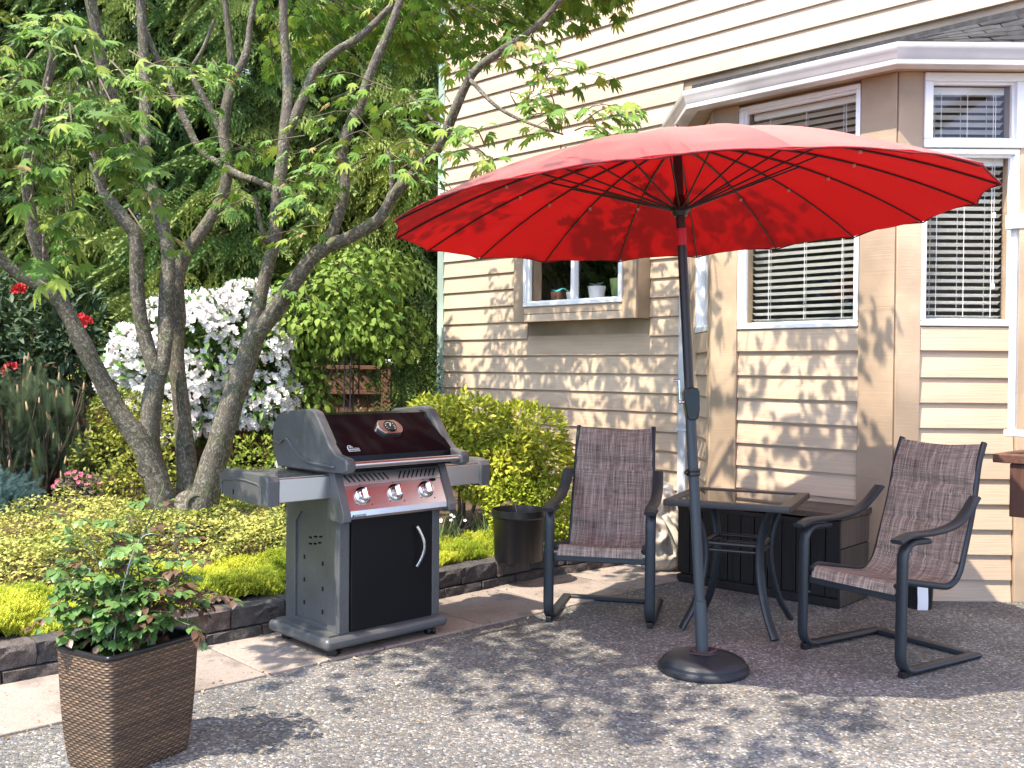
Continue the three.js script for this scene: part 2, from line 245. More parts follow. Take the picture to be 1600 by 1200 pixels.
// flower bed: height above the patio
const wallDist = (() => { const pts = wallCurve.getSpacedPoints(120); return (x, z) => { let d = 1e9, s = 1, k = 0; for (let i = 0; i < pts.length - 1; i++) { const e = (pts[i].x - x) ** 2 + (pts[i].z - z) ** 2; if (e < d) { d = e; k = i; } } const a = pts[k], b = pts[k + 1]; s = (b.x - a.x) * (z - a.z) - (b.z - a.z) * (x - a.x); return Math.sqrt(d) * (s < 0 ? 1 : -1); }; })();
const bedY = (x, z) => { const d = wallDist(x, z); return 0.10 + 0.12 * sm(clamp(d / 1.6)) + 0.10 * sm(clamp((d - 1) / 3)) + 0.03 * noise3(x * 1.3, 0, z * 1.3, 8) * clamp(d); };
{
  const P = [], U = [], I = [], nx = 90, nz = 80, id = {};
  for (let j = 0; j <= nz; j++) for (let i = 0; i <= nx; i++) { const x = -10 + 13 * i / nx, z = -12 + 10.4 * j / nz; id[j * 1000 + i] = P.length / 3; P.push(x, bedY(x, z) + 0.012 * noise3(x * 9, 0, z * 9, 2), z); U.push(x, z); }
  for (let j = 0; j < nz; j++) for (let i = 0; i < nx; i++) { const x = -10 + 13 * (i + 0.5) / nx, z = -12 + 10.4 * (j + 0.5) / nz; if (wallDist(x, z) < 0.16 || x - z > 9.6) continue; const a = id[j * 1000 + i], b = id[j * 1000 + i + 1], c = id[(j + 1) * 1000 + i], d = id[(j + 1) * 1000 + i + 1]; I.push(a, c, b, b, c, d); }
  const g = new THREE.BufferGeometry(); g.setAttribute('position', new THREE.Float32BufferAttribute(P, 3)); g.setAttribute('uv', new THREE.Float32BufferAttribute(U, 2)); g.setIndex(I); g.computeVertexNormals();
  const o = obj('flower_bed', prep(g), M.soil); o.userData = { kind: 'structure', label: 'dark soil of the raised flower bed' };
}
// ---------------------------------------------------------------- the house
const house = thing('house', 'beige clapboard house with a three-sided bay and white framed windows', 'house', [2.255, 0, -5.873], -PI / 4);
const EXP = 0.149, LAP0 = 0.125; // lap lines at LAP0 + k * EXP
const boardShapes = {};
function boardGeo(len) { // tapered clapboard, origin at its lower edge, centred in x
  const k = len.toFixed(2); if (boardShapes[k]) return boardShapes[k];
  const h = EXP + 0.022, g = prism([[0.002, h], [0.002, 0], [0.0275, 0], [0.0295, 0.003], [0.0295, 0.006], [0.009, h]], len);
  put(g, -len / 2, 0, 0, 0, 0, 0); // prism runs along z: turn it so that it runs along x and faces +z
  g.translate(len / 2, 0, -len / 2); g.rotateY(-PI / 2);
  const p = g.attributes.position, u = g.attributes.uv; for (let i = 0; i < p.count; i++) u.setXY(i, p.getX(i) + hash(Math.round(len * 100), 1, 2) * 3, p.getY(i) + hash(Math.round(len * 100), 3, 2) * 3);
  return boardShapes[k] = g;
}
// a wall facet: x runs to the right seen from outside, z outwards
function facet(name, x, z, ry, L, top, rows, holes, sheath = true) {
  const o = grp(name, house, x, 0, z, ry);
  if (sheath) {
    const s = new THREE.Shape([[0, 0], [L, 0], [L, top], [0, top]].map((q) => new THREE.Vector2(...q)));
    for (const [a, b, c, d] of holes) s.holes.push(new THREE.Path([[a, b], [a, d], [c, d], [c, b]].map((q) => new THREE.Vector2(...q))));
    obj('sheathing', boxUV(new THREE.ExtrudeGeometry(s, { depth: 0.1, bevelEnabled: false })).translate(0, 0, -0.1), M.trim, o);
  }
  let n = 0;
  for (const [y, a, b] of rows) { // long runs are butted from shorter boards
    const cuts = [a]; let c = a; while (b - c > 3.6) { c += 2.2 + 1.1 * hash(n, Math.round(y * 100), 4); cuts.push(c); } cuts.push(b);
    for (let i = 0; i + 1 < cuts.length; i++) { const len = cuts[i + 1] - cuts[i] - 0.002; const m = obj('siding_board', boardGeo(len), M.siding[Math.floor(hash(n, Math.round(y * 50), 7) * 4)], o); m.position.set((cuts[i] + cuts[i + 1]) / 2, y, 0.001 * hash(n, 5, 5)); m.rotation.z = 0.003 * (hash(n, Math.round(y * 70), 6) - 0.5) / Math.max(1, len); n++; }
  }
  return o;
}
const rowsOf = (y0, y1, a, b) => { const r = []; for (let k = 0; k < 60; k++) { const y = LAP0 + (k - 1) * EXP; if (y >= y0 - 0.01 && y < y1 - 0.01) r.push([y, a, b]); } return r; };
function trimBoard(parent, x0, x1, y0, y1, z = 0.04, zb = 0, name = 'trim_board', m = M.trim) { const g = bx(x1 - x0, y1 - y0, z - zb, 0, 0, 0, 0.004, 0, 0, 0, x0 * 3); const o = obj(name, g, m, parent); o.position.set((x0 + x1) / 2, (y0 + y1) / 2, (z + zb) / 2); return o; }
function windowUnit(parentFacet, x0, x1, y0, y1, fw, { blind = false, mull = null, zf = 0.035, label } = {}) {
  // the window is a part of the house, placed in the facet's frame
  const w = grp('window', house, 0, 0, 0); w.position.copy(parentFacet.position); w.rotation.copy(parentFacet.rotation); if (label) w.userData.label = label;
  const cx = (x0 + x1) / 2, W = x1 - x0, H = y1 - y0, zc = zf - 0.04;
  obj('frame', [bx(W, fw, 0.08, cx, y0 + fw / 2, zc, 0.006), bx(W, fw, 0.08, cx, y1 - fw / 2, zc, 0.006), bx(fw, H - 2 * fw, 0.08, x0 + fw / 2, (y0 + y1) / 2, zc, 0.006), bx(fw, H - 2 * fw, 0.08, x1 - fw / 2, (y0 + y1) / 2, zc, 0.006)], M.vinyl, w);
  obj('glazing_bead', [bx(W - 2 * fw, 0.012, 0.03, cx, y0 + fw + 0.006, zc - 0.008), bx(W - 2 * fw, 0.012, 0.03, cx, y1 - fw - 0.006, zc - 0.008), bx(0.012, H - 2 * fw - 0.024, 0.03, x0 + fw + 0.006, (y0 + y1) / 2, zc - 0.008), bx(0.012, H - 2 * fw - 0.024, 0.03, x1 - fw - 0.006, (y0 + y1) / 2, zc - 0.008)], M.vinyl, w);
  if (mull) obj('mullion', bx(0.04, H - 2 * fw, 0.06, mull, (y0 + y1) / 2, zc, 0.005), M.vinyl, w);
  const panes = mull ? [[x0 + fw, mull - 0.02], [mull + 0.02, x1 - fw]] : [[x0 + fw, x1 - fw]];
  for (const [a, b] of panes) { const p = obj('pane', new THREE.PlaneGeometry(b - a, H - 2 * fw), M.glass, w); p.position.set((a + b) / 2, (y0 + y1) / 2, zc - 0.01); }
  if (blind) {
    const bw = W - 2 * fw - 0.03, zb = -0.09, pitch = 0.0432, n = Math.floor((H - 2 * fw - 0.06) / pitch);
    const sg = sheet(1, 4, (u, v) => V((u - 0.5) * bw, 0.004 * (1 - (2 * v - 1) ** 2), (v - 0.5) * 0.05)); sg.rotateX(-0.32);
    for (let k = 0; k < n; k++) { const s = obj('blind_slat', sg, M.slat, w); s.position.set(cx, y0 + fw + 0.03 + k * pitch, zb); s.rotation.z = 0.004 * (hash(k, Math.round(x0 * 99), 3) - 0.5); }
    obj('blind_rail', [bx(bw, 0.045, 0.05, cx, y1 - fw - 0.025, zb, 0.004), bx(bw, 0.018, 0.05, cx, y0 + fw + 0.01, zb, 0.004)], M.slat, w);
    const cg = []; for (const f of [0.16, 0.5, 0.84]) for (const q of [-0.027, 0.027]) cg.push(bx(0.003, H - 2 * fw - 0.06, 0.0015, cx + (f - 0.5) * bw + q * 0.3, (y0 + y1) / 2, zb + q)); cg.push(bx(0.003, 0.7, 0.003, cx + 0.38 * bw, y1 - fw - 0.4, zb + 0.034), bx(0.016, 0.03, 0.01, cx + 0.38 * bw, y1 - fw - 0.76, zb + 0.034));
    obj('blind_cord', cg, M.cord, w);
  }
  return w;
}
const W1X0 = -4.72, W1X1 = -1.797, BZ = -0.56;
{ // main wall (left of the bay, and above it)
  const GW = [-3.54, 1.75, -2.205, 2.95];
  const rows = [];
  for (let k = 1; k < 38; k++) {
    const y = LAP0 + (k - 1) * EXP, x0 = 0.06, xr = W1X1 - W1X0 - 0.115;
    const a = GW[0] - W1X0 - 0.002, b = GW[2] - W1X0 + 0.002;
    if (y > 3.5) rows.push([y, x0, 6.2]);
    else if (y + EXP > GW[1] && y < GW[3] - 0.02) { rows.push([y, x0, a], [y, b, xr]); } else rows.push([y, x0, xr]);
  }
  const f = facet('main_wall', W1X0, BZ, 0, 6.2, 5.7, rows, [[GW[0] - W1X0 + 0.05, GW[1] + 0.14, GW[2] - W1X0 - 0.05, GW[3] - 0.1], [W1X1 - W1X0 + 0.02, 0, 0.56 - W1X0 - 0.02, 3.12]]);
  trimBoard(f, -0.03, 0.058, 0.0, 5.7, 0.03, -0.1, 'corner_board', M.mint);
  trimBoard(f, W1X1 - W1X0 - 0.113, W1X1 - W1X0 - 0.03, 0, 3.3, 0.016, 0.002);
  // right of the bay, out of the picture
  for (const [y] of rowsOf(0.1, 3.4, 0, 1)) { const m = obj('siding_board', boardGeo(0.85), M.siding[0], f); m.position.set(0.62 - W1X0 + 0.43, y, 0); }
  // box window that stands out from the wall
  const w = grp('box_window', house, 0, 0, BZ); w.userData.label = 'projecting window box with white frame and beige boards, pots on its sill';
  const [a, y0, b, y1] = GW, d = 0.2, wx0 = -3.417, wx1 = -2.341, wy0 = 1.878, wy1 = y1 - 0.12, c = (a + b) / 2;
  obj('trim_board', bx(wx0 - a, y1 - y0, 0.03, (a + wx0) / 2, (y0 + y1) / 2, d - 0.015, 0.004, 0, 0, 0, 1), M.trim, w);
  obj('trim_board', bx(b - wx1, y1 - y0, 0.03, (b + wx1) / 2, (y0 + y1) / 2, d - 0.015, 0.004, 0, 0, 0, 2), M.trim, w);
  obj('apron_board', bx(wx1 - wx0 - 0.004, wy0 - y0 - 0.065, 0.026, (wx0 + wx1) / 2, y0 + 0.065 + (wy0 - y0 - 0.065) / 2, d - 0.015, 0.004, 0, 0, 0, 3), M.siding[1], w);
  obj('apron_board', bx(wx1 - wx0 - 0.004, 0.062, 0.024, (wx0 + wx1) / 2, y0 + 0.031, d - 0.015, 0.004, 0, 0, 0, 4), M.siding[2], w);
  obj('head_board', bx(wx1 - wx0 - 0.004, 0.12, 0.028, (wx0 + wx1) / 2, y1 - 0.06, d - 0.015, 0.004), M.trim, w);
  for (const s of [a + 0.0125, b - 0.0125]) obj('side_board', bx(0.025, y1 - y0 - 0.004, d - 0.031, s, (y0 + y1) / 2, (d - 0.03) / 2, 0.003, 0, 0, 0, s), M.trim, w);
  obj('bottom_board', bx(b - a - 0.052, 0.025, d - 0.032, c, y0 + 0.02, (d - 0.032) / 2), M.trim, w);
  obj('top_board', bx(b - a + 0.06, 0.03, d + 0.04, c, y1 + 0.016, (d + 0.04) / 2), M.shingle[0], w);
  obj('sill', bx(b - a - 0.054, 0.025, 0.40, c, wy0 + 0.01, -0.035), M.vinyl, w);
  const ff = new THREE.Group(); ff.position.set(0, 0, BZ + d); windowUnit(ff, wx0, wx1, wy0, wy1, 0.036, { mull: -2.86, zf: 0.012, label: 'sliding window of the projecting box' });
}
const FB1 = W1X1, F2L = 1.237, FL = 0.792;
{ // bay: left, front and right facets
  const f1 = facet('bay_wall', W1X1, BZ, -PI / 4, FL, 3.12, rowsOf(-0.1, 1.47, 0.19, 0.7), [[0.225, 1.655, 0.665, 3.045]]);
  trimBoard(f1, 0.0, 0.188, 0.0, 3.1, 0.042, 0.002); trimBoard(f1, 0.702, FL + 0.012, 0.0, 3.1, 0.042, 0.002); trimBoard(f1, 0.19, 0.70, 1.475, 1.615, 0.034, 0.002, 'apron_board');
  windowUnit(f1, 0.19, 0.70, 1.62, 3.08, 0.04, { label: 'narrow window on the left side of the bay' });
  const f2 = facet('bay_wall', -F2L, 0, 0, F2L, 3.12, rowsOf(-0.1, 1.47, 0.187, 1.028), [[0.22, 1.65, 0.993, 3.05]]);
  trimBoard(f2, -0.012, 0.185, 0.0, 3.1, 0.043, 0.002); trimBoard(f2, 1.030, F2L + 0.013, 0.0, 3.1, 0.043, 0.002); trimBoard(f2, 0.187, 1.028, 1.475, 1.615, 0.034, 0.002, 'apron_board', M.siding[0]);
  windowUnit(f2, 0.187, 1.026, 1.62, 3.08, 0.03, { blind: true, zf: 0.045, label: 'tall window with open white blinds on the front of the bay' });
  const f3 = facet('bay_wall', 0, 0, PI / 4, FL, 3.12, rowsOf(-0.1, 1.47, 0.137, 0.698), [[0.168, 1.65, 0.671, 2.622], [0.184, 2.706, 0.675, 3.05]]);
  trimBoard(f3, -0.010, 0.135, 0.0, 3.1, 0.0425, 0.002); trimBoard(f3, 0.706, FL + 0.013, 0.0, 3.1, 0.042, 0.002); trimBoard(f3, 0.137, 0.704, 1.475, 1.615, 0.034, 0.002, 'apron_board', M.siding[2]);
  windowUnit(f3, 0.135, 0.704, 1.62, 2.655, 0.03, { blind: true, zf: 0.045, label: 'lower window with open white blinds on the right side of the bay' });
  windowUnit(f3, 0.137, 0.722, 2.66, 3.095, 0.05, { blind: true, zf: 0.058, label: 'small thick-framed upper window on the right side of the bay' });
  for (const [f, L] of [[f1, FL], [f2, F2L], [f3, FL]]) obj('foundation', bx(L, 0.1, 0.06, L / 2, -0.04, -0.045), mat([0.10, 0.095, 0.09], { roughness: 0.9 }), f);
}
{ // eaves, gutter and small roof of the bay
  const off = (d) => { const k = Math.tan(PI / 8) * d, q = d / Math.SQRT2; return [[W1X1 - q - 0.0, BZ + q], [-F2L - k, d], [k, d], [0.56 + q, BZ + q]]; };
  const pts = off(0.15), prof = [[0, 0], [0.082, 0], [0.086, 0.004], [0.087, 0.03], [0.092, 0.038], [0.1, 0.07], [0.108, 0.082], [0.112, 0.096], [0.112, 0.118], [0.102, 0.118], [0.102, 0.098], [0.08, 0.04], [0.076, 0.012], [0.008, 0.012], [0.008, 0.118], [0, 0.118]]; // out, up
  // extend the outer runs back to the main wall
  for (let s = 0; s < 3; s++) {
    const A = pts[s], B = pts[s + 1];
    const g = new THREE.BufferGeometry(), P = [], I = [], n = prof.length;
    for (const [end, idx] of [[0, s], [1, s + 1]]) for (const [o, u] of prof) { const q = off(0.15 + o)[idx]; P.push(q[0], 3.085 + u, q[1]); }
    for (let j = 0; j < n; j++) { const a = j, b = (j + 1) % n; I.push(a, b, a + n, b, b + n, a + n); }
    g.setAttribute('position', new THREE.Float32BufferAttribute(P, 3)); g.setIndex(I);
    obj('gutter', boxUV(toCreasedNormals(g.toNonIndexed(), 0.5)), M.gutter, house);
    // soffit board from the wall to the gutter
    const wi = [[W1X1, BZ], [-F2L, 0], [0, 0], [0.56, BZ]], sf = new THREE.Shape([wi[s], wi[s + 1], B, A].map(([x, z]) => new THREE.Vector2(x, -z)));
    const so = obj('soffit', boxUV(new THREE.ExtrudeGeometry(sf, { depth: 0.02, bevelEnabled: false })).rotateX(-PI / 2), M.trim, house); so.position.y = 3.101 + 0.0;
    // roof slope with shingle tabs, course by course
    const wr = [[W1X1 - 0.02, BZ], [-F2L + 0.30, BZ], [-0.30, BZ], [0.58, BZ]], e = off(0.215), rf = grp('roof_slope', house);
    const E0 = V(e[s][0], 3.2, e[s][1]), E1 = V(e[s + 1][0], 3.2, e[s + 1][1]), T0 = V(wr[s][0], 3.46, wr[s][1] + 0.03), T1 = V(wr[s + 1][0], 3.46, wr[s + 1][1] + 0.03);
    const at = (u, v, up = 0) => E0.clone().lerp(E1, u).lerp(T0.clone().lerp(T1, u), v).add(V(0, up, 0));
    obj('underlay', sheet(1, 1, (u, v) => at(u, v, -0.006)), M.shingle[0], rf);
    const L = E0.distanceTo(E1), nt = Math.max(2, Math.round(L / 0.2));
    for (let c = 0; c < 6; c++) for (let k = 0; k < nt; k++) {
      const u0 = clamp((k + (c & 1) * 0.5) / nt + 0.003), u1 = clamp((k + 1 + (c & 1) * 0.5) / nt - 0.003), v0 = c / 6 - 0.035 - 0.02 * hash(k, c, s), v1 = (c + 1) / 6 + 0.05; if (u1 - u0 < 0.02) continue;
      const lift = 0.012 + 0.01 * hash(k, c, s + 4), P2 = [at(u0, v0, lift), at(u1, v0, lift), at(u1, v1, 0.002), at(u0, v1, 0.002), at(u0, v0, lift - 0.008), at(u1, v0, lift - 0.008)];
      const gg = new THREE.BufferGeometry(); gg.setAttribute('position', new THREE.Float32BufferAttribute(P2.flatMap((q) => [q.x, q.y, q.z]), 3)); gg.setIndex([0, 1, 2, 0, 2, 3, 4, 1, 0, 4, 5, 1]);
      obj('shingle', boxUV(gg), M.shingle[Math.floor(hash(k, c, s + 9) * 3)], rf);
    }
  }
  obj('flashing', bx(2.4, 0.05, 0.004, -0.62, 3.47, BZ + 0.035), M.shingle[2], house);
  const dg = [bx(0.075, 3.1, 0.055, W1X1 - 0.055, 1.6, BZ + 0.055, 0.008), bx(0.1, 0.02, 0.06, W1X1 - 0.055, 0.9, BZ + 0.055), bx(0.1, 0.02, 0.06, W1X1 - 0.055, 2.5, BZ + 0.055)];
  obj('downspout', dg, M.spout, house);
}
{ // the rest of the house: rooms behind the windows, other walls and the main roof
  const shell = grp('interior', house);
  obj('floor', bx(6.1, 0.1, 3.9, -1.65, 0.3, -2.65), M.carpet, shell);
  const bay = new THREE.Shape([[W1X1 + 0.1, BZ - 0.1], [-F2L + 0.02, -0.12], [-0.02, -0.12], [0.46, BZ - 0.1]].map(([x, z]) => new THREE.Vector2(x, -z)));
  obj('bay_floor', boxUV(new THREE.ExtrudeGeometry(bay, { depth: 0.1, bevelEnabled: false })).rotateX(-PI / 2).translate(0, 0.25, 0), M.carpet, shell);
  obj('bay_ceiling', boxUV(new THREE.ExtrudeGeometry(bay, { depth: 0.04, bevelEnabled: false })).rotateX(-PI / 2).translate(0, 3.125, 0), M.inner, shell);
  obj('ceiling', bx(6.1, 0.1, 3.9, -1.65, 3.22, -2.65), M.inner, shell);
  obj('room_wall', [bx(6.1, 5.6, 0.1, -1.65, 2.8, -4.62), bx(0.1, 2.8, 3.8, -1.95, 1.75, -2.66 - 0.05)], M.inner, shell);
  obj('side_wall', [bx(0.1, 5.7, 4.0, W1X0 + 0.05, 2.85, BZ - 2.1 - 0.002), bx(0.1, 5.7, 4.0, W1X0 + 6.15, 2.85, BZ - 2.1 - 0.002)], M.trim, shell);
  const rf = obj('roof', [bx(7.0, 0.14, 5.0, -1.62, 5.78, -2.4)], M.shingle[1], house); rf.userData.label = 'main roof above the picture';
}
// ---------------------------------------------------------------- furniture
const metalDark = mat([0.020, 0.026, 0.034], { roughness: 0.45, map: T.fine });
const metalBrown = mat([0.018, 0.013, 0.014], { roughness: 0.4 });
const poleGrey = mat([0.045, 0.058, 0.07], { roughness: 0.45, map: T.fine });
const chrome = mat([0.75, 0.75, 0.77], { roughness: 0.12, metalness: 1 });
const blackPlastic = mat([0.009, 0.009, 0.010], { roughness: 0.38, map: T.fine });
{ // parasol
  const o = thing('patio_umbrella', 'large open red patio umbrella with many ribs, leaning slightly left', 'umbrella', [0.872, 0, -4.46]);
  const base = mat([0.018, 0.023, 0.033], { roughness: 0.38, map: T.stain, bumpMap: T.fineB, bumpScale: 0.001 });
  const b = obj('base', lathe([[0, 0], [0.197, 0], [0.203, 0.005], [0.205, 0.014], [0.203, 0.022], [0.196, 0.027], [0.192, 0.026], [0.189, 0.03], [0.188, 0.042], [0.182, 0.05], [0.165, 0.06], [0.14, 0.067], [0.1, 0.076], [0.062, 0.083], [0.058, 0.089], [0.045, 0.09], [0.045, 0.083], [0, 0.083]], 64), base, o);
  obj('rust_ring', lathe([[0.03, 0.085], [0.052, 0.085], [0.054, 0.088], [0.05, 0.091], [0.03, 0.091]], 32), mat([0.13, 0.05, 0.035], { roughness: 0.9, map: T.rock }), b);
  const cable = []; for (let k = 0; k <= 24; k++) { const a = k / 24 * 2 * PI * 0.9 + 2; cable.push(V(Math.cos(a) * 0.062 - 0.008, 0.089 + 0.008 * Math.sin(a + 1.3), Math.sin(a) * 0.055 + 0.005)); }
  obj('cord_loop', taper(cable, 0.0028, 40, 6), mat([0.09, 0.04, 0.06], { roughness: 0.6 }), b);
  const LX = Math.atan(0.134 / 2.37), pole = new THREE.Group(); // everything above the base leans together
  const lean = new THREE.Euler(-0.026, 0, LX), UP = V(0, 1, 0).applyEuler(lean), on = (h) => UP.clone().multiplyScalar(h);
  const part = (name, g, m, p = o) => { g.applyMatrix4(new THREE.Matrix4().makeRotationFromEuler(lean)); return obj(name, g, m, p); };
  part('pole_sleeve', lathe([[0.0, 0.07], [0.0285, 0.07], [0.0285, 0.3], [0.0275, 0.305], [0.0275, 0.312], [0.0235, 0.315]], 28), poleGrey);
  part('lower_pole', cyl(0.0235, 0.0235, 0.85, 0, 0.725, 0), poleGrey);
  part('upper_pole', cyl(0.0215, 0.0215, 0.93, 0, 1.585, 0), metalBrown);
  part('tilt_joint', cyl(0.0222, 0.0222, 0.075, 0, 1.955, 0), mat([0.5, 0.01, 0.03], { roughness: 0.5 }));
  part('top_pole', cyl(0.0205, 0.0205, 0.40, 0, 2.18, 0), metalBrown);
  part('clamp_ring', [lathe([[0.021, 0.875], [0.030, 0.875], [0.032, 0.882], [0.03, 0.889], [0.03, 0.893], [0.032, 0.9], [0.03, 0.907], [0.021, 0.907]], 24), put(new THREE.SphereGeometry(0.011, 10, 8), -0.034, 0.892, 0.015)].map(prep).reduce((a, g) => mergeGeometries([a, g])), blackPlastic);
  const ch = part('crank_housing', prism([[-0.026, 0.125], [0.006, 0.135], [0.03, 0.125], [0.038, 0.10], [0.034, -0.03], [0.024, -0.105], [0.012, -0.115], [-0.014, -0.115], [-0.024, -0.105], [-0.036, 0.03], [-0.038, 0.1]], 0.05, 0.008).scale(0.8, 0.56, 1).translate(0.006, 1.195, -0.025), mat([0.008, 0.009, 0.012], { roughness: 0.25 }));
  part('crank_handle', [cyl(0.007, 0.007, 0.03, -0.035, 1.21, 0.012, 0, PI / 2, 10), cyl(0.005, 0.005, 0.1, -0.046, 1.26, 0.012, 0, 0.0, 10), cyl(0.005, 0.005, 0.03, -0.058, 1.308, 0.012, 0, PI / 2, 10), put(prep(new THREE.SphereGeometry(0.009, 10, 8)), -0.046, 1.21, 0.012)].reduce((a, g) => mergeGeometries([a, g])), chrome, ch);
  const NR = 18, RR = 1.325, RIM = 2.02, HH = 0.365, prof = (q) => RIM + HH * (1 - Math.pow(q, 1.85)), off = 0.11;
  const rimR = (t) => { const a = PI / NR; return RR * Math.cos(a) / Math.cos((t - 0.5) * 2 * a) * (1 - 0.012 * Math.sin(t * PI)); };
  const cloth = [0.66, 0.048, 0.052], fabricIn = mat(cloth, { roughness: 0.92, specularIntensity: 0.08, transmission: 0.5, thickness: 0, bumpMap: T.slingB, bumpScale: 0.0004 });
  const fabricOut = mat(cloth, { roughness: 0.35, clearcoat: 1, clearcoatRoughness: 0.3, transmission: 0.5, thickness: 0, bumpMap: T.slingB, bumpScale: 0.0004 });
  part('hub', lathe([[0.019, 2.045], [0.03, 2.05], [0.038, 2.07], [0.045, 2.075], [0.045, 2.09], [0.034, 2.1], [0.024, 2.14], [0.019, 2.145]], 24), blackPlastic);
  part('finial', lathe([[0, 2.47], [0.012, 2.462], [0.02, 2.445], [0.018, 2.42], [0.03, 2.41], [0.03, 2.395], [0, 2.395]], 20), blackPlastic);
  for (let k = 0; k < NR; k++) {
    const a0 = off + k / NR * 2 * PI, a1 = off + (k + 1) / NR * 2 * PI;
    const panel = (lift) => sheet(8, 26, (t, q) => { const a = mix(a0, a1, t), rho = q * rimR(t) * 0.985 + 0.02 * (1 - q), s = rho / RR; const p = V(Math.sin(a) * rho, prof(Math.min(1, s)) - 0.02 * Math.sin(t * PI) * q * (1 - q * 0.3) + 0.005 * Math.sin(t * PI) * q * noise3(a * 9, rho * 3.2, k * 7, 21) + 0.0025 * Math.sin(t * PI) * noise3(a * 3, rho * 14, k * 3, 22) + lift, Math.cos(a) * rho); p.u = a * rho; p.v = rho; return p; });
    part('canopy_panel', panel(0.0045), fabricOut);
    part('canopy_lining', panel(0), fabricIn);
    const hem = []; for (let i = 0; i <= 8; i++) { const t = i / 8, a = mix(a0, a1, t), r = rimR(t) * 0.985; hem.push(V(Math.sin(a) * r, prof(r / RR) - 0.006, Math.cos(a) * r)); }
    part('hem', taper(hem, 0.004, 10, 5), mat([0.20, 0.006, 0.012], { roughness: 0.9 }));
    const rib = []; for (let i = 0; i <= 10; i++) { const q = 0.02 + i / 10 * (RR - 0.05); rib.push(V(Math.sin(a0) * q, prof(Math.min(1, q / RR)) - 0.009, Math.cos(a0) * q)); }
    const rb = part('rib', taper(rib, [0.0065, 0.006, 0.005, 0.0045], 16, 6), metalBrown);
    const e = 0.62, j = V(Math.sin(a0) * e, prof(e / RR) - 0.014, Math.cos(a0) * e);
    part('strut', taper([[Math.sin(a0) * 0.04, 2.082, Math.cos(a0) * 0.04], [j.x, j.y, j.z]], 0.0045, 2, 6), metalBrown, rb);
    const f = 0.78; part('rib_clip', bx(0.012, 0.012, 0.012, Math.sin(a0) * f, prof(f / RR) - 0.018, Math.cos(a0) * f), mat([0.5, 0.35, 0.3], { roughness: 0.5 }), rb);
  }
  part('vent_cap', sheet(36, 4, (t, q) => { const a = t * 2 * PI, r = 0.03 + q * 0.17; return V(Math.sin(a) * r, 2.41 - 0.05 * q * q + 0.006 * Math.cos(a * NR) * q, Math.cos(a) * r); }), fabricOut);
}
function patioChair(label, x, z, ry) {
  const o = thing('patio_chair', label, 'chair', [x, 0, z], ry, 'sling patio chairs');
  const slingM = mat([1, 1, 1], { map: T.sling, bumpMap: T.slingB, bumpScale: 0.0006, roughness: 0.85 }), X = V(1, 0, 0), sec = section(0.054, 0.024, 0.008);
  for (const s of [-1, 1]) {
    const xx = s * 0.268;
    obj('side_frame', sweep(fillet([[xx, 0.592, 0.10], [xx, 0.598, 0.275, 0.10], [xx, 0.025, 0.285, 0.09], [xx, 0.0135, -0.315]], 0.09, 7), sec, X), metalDark, o);
    obj('foot', bx(0.03, 0.03, 0.05, xx, 0.015, 0.255, 0.004), blackPlastic, o);
    obj('armrest', sweep(fillet([[xx, 0.606, 0.325], [xx, 0.628, 0.24, 0.06], [xx, 0.622, 0.02, 0.15], [xx, 0.65, -0.16, 0.12], [xx * 0.97, 0.76, -0.295]], 0.1, 7), section(0.062, 0.02, 0.008), X), metalDark, o);
    obj('seat_rail', sweep(fillet([[s * 0.232, 0.395, 0.27], [s * 0.232, 0.415, 0.22, 0.05], [s * 0.232, 0.335, -0.20, 0.12], [s * 0.228, 0.70, -0.335, 0.3], [s * 0.222, 0.92, -0.385, 0.2], [s * 0.222, 1.01, -0.43]], 0.1, 8), section(0.026, 0.03, 0.008), X), metalDark, o);
  }
  obj('rear_bar', bx(0.482, 0.024, 0.052, 0, 0.0145, -0.289, 0.006), metalDark, o);
  obj('front_bar', bx(0.50, 0.035, 0.024, 0, 0.345, 0.255, 0.006), metalDark, o);
  obj('back_bar', bx(0.44, 0.022, 0.022, 0, 0.955, -0.435, 0.006), metalDark, o);
  const path = fillet([[0, 0.36, 0.272], [0, 0.418, 0.262, 0.03], [0, 0.345, -0.185, 0.12], [0, 0.71, -0.322, 0.3], [0, 0.92, -0.37, 0.2], [0, 1.005, -0.418]], 0.1, 8), cv = new THREE.CatmullRomCurve3(path, false, 'centripetal'), L = cv.getLength();
  const surf = (sgn) => sheet(10, 70, (u, v) => {
    const p = cv.getPointAt(v), t = cv.getTangentAt(v), n = V(0, -t.z, t.y).multiplyScalar(-1), w = (u - 0.5) * 0.455, sag = 0.022 * (1 - (2 * u - 1) ** 2) * clamp(v * 9) * (v > 0.96 ? 0.75 : 1);
    let pad = 0; for (const q of [0.085, 0.50, 0.655, 0.82]) pad += Math.exp(-(((v - q) * L / 0.014) ** 2)); const puff = v > 0.48 ? 0.017 * (1 - Math.min(1, pad)) : 0.006 * (1 - Math.min(1, pad));
    p.x = w * (v > 0.9 ? 1 - 0.0 * v : 1); p.addScaledVector(n, sag - puff * sgn * (1 - (2 * u - 1) ** 4));
    p.y -= v > 0.93 ? 0.016 * (1 - (2 * u - 1) ** 2) * (v - 0.93) / 0.07 : 0;
    p.u = w; p.v = v * L; return p;
  });
  obj('sling', [surf(1), surf(-1)], slingM, o);
  return o;
}
patioChair('brown woven sling chair standing left of the small table, facing the camera', 0.527, -5.495, -0.223);
patioChair('brown woven sling chair on the right, turned sideways beside the storage box', 1.80, -4.736, -0.972);
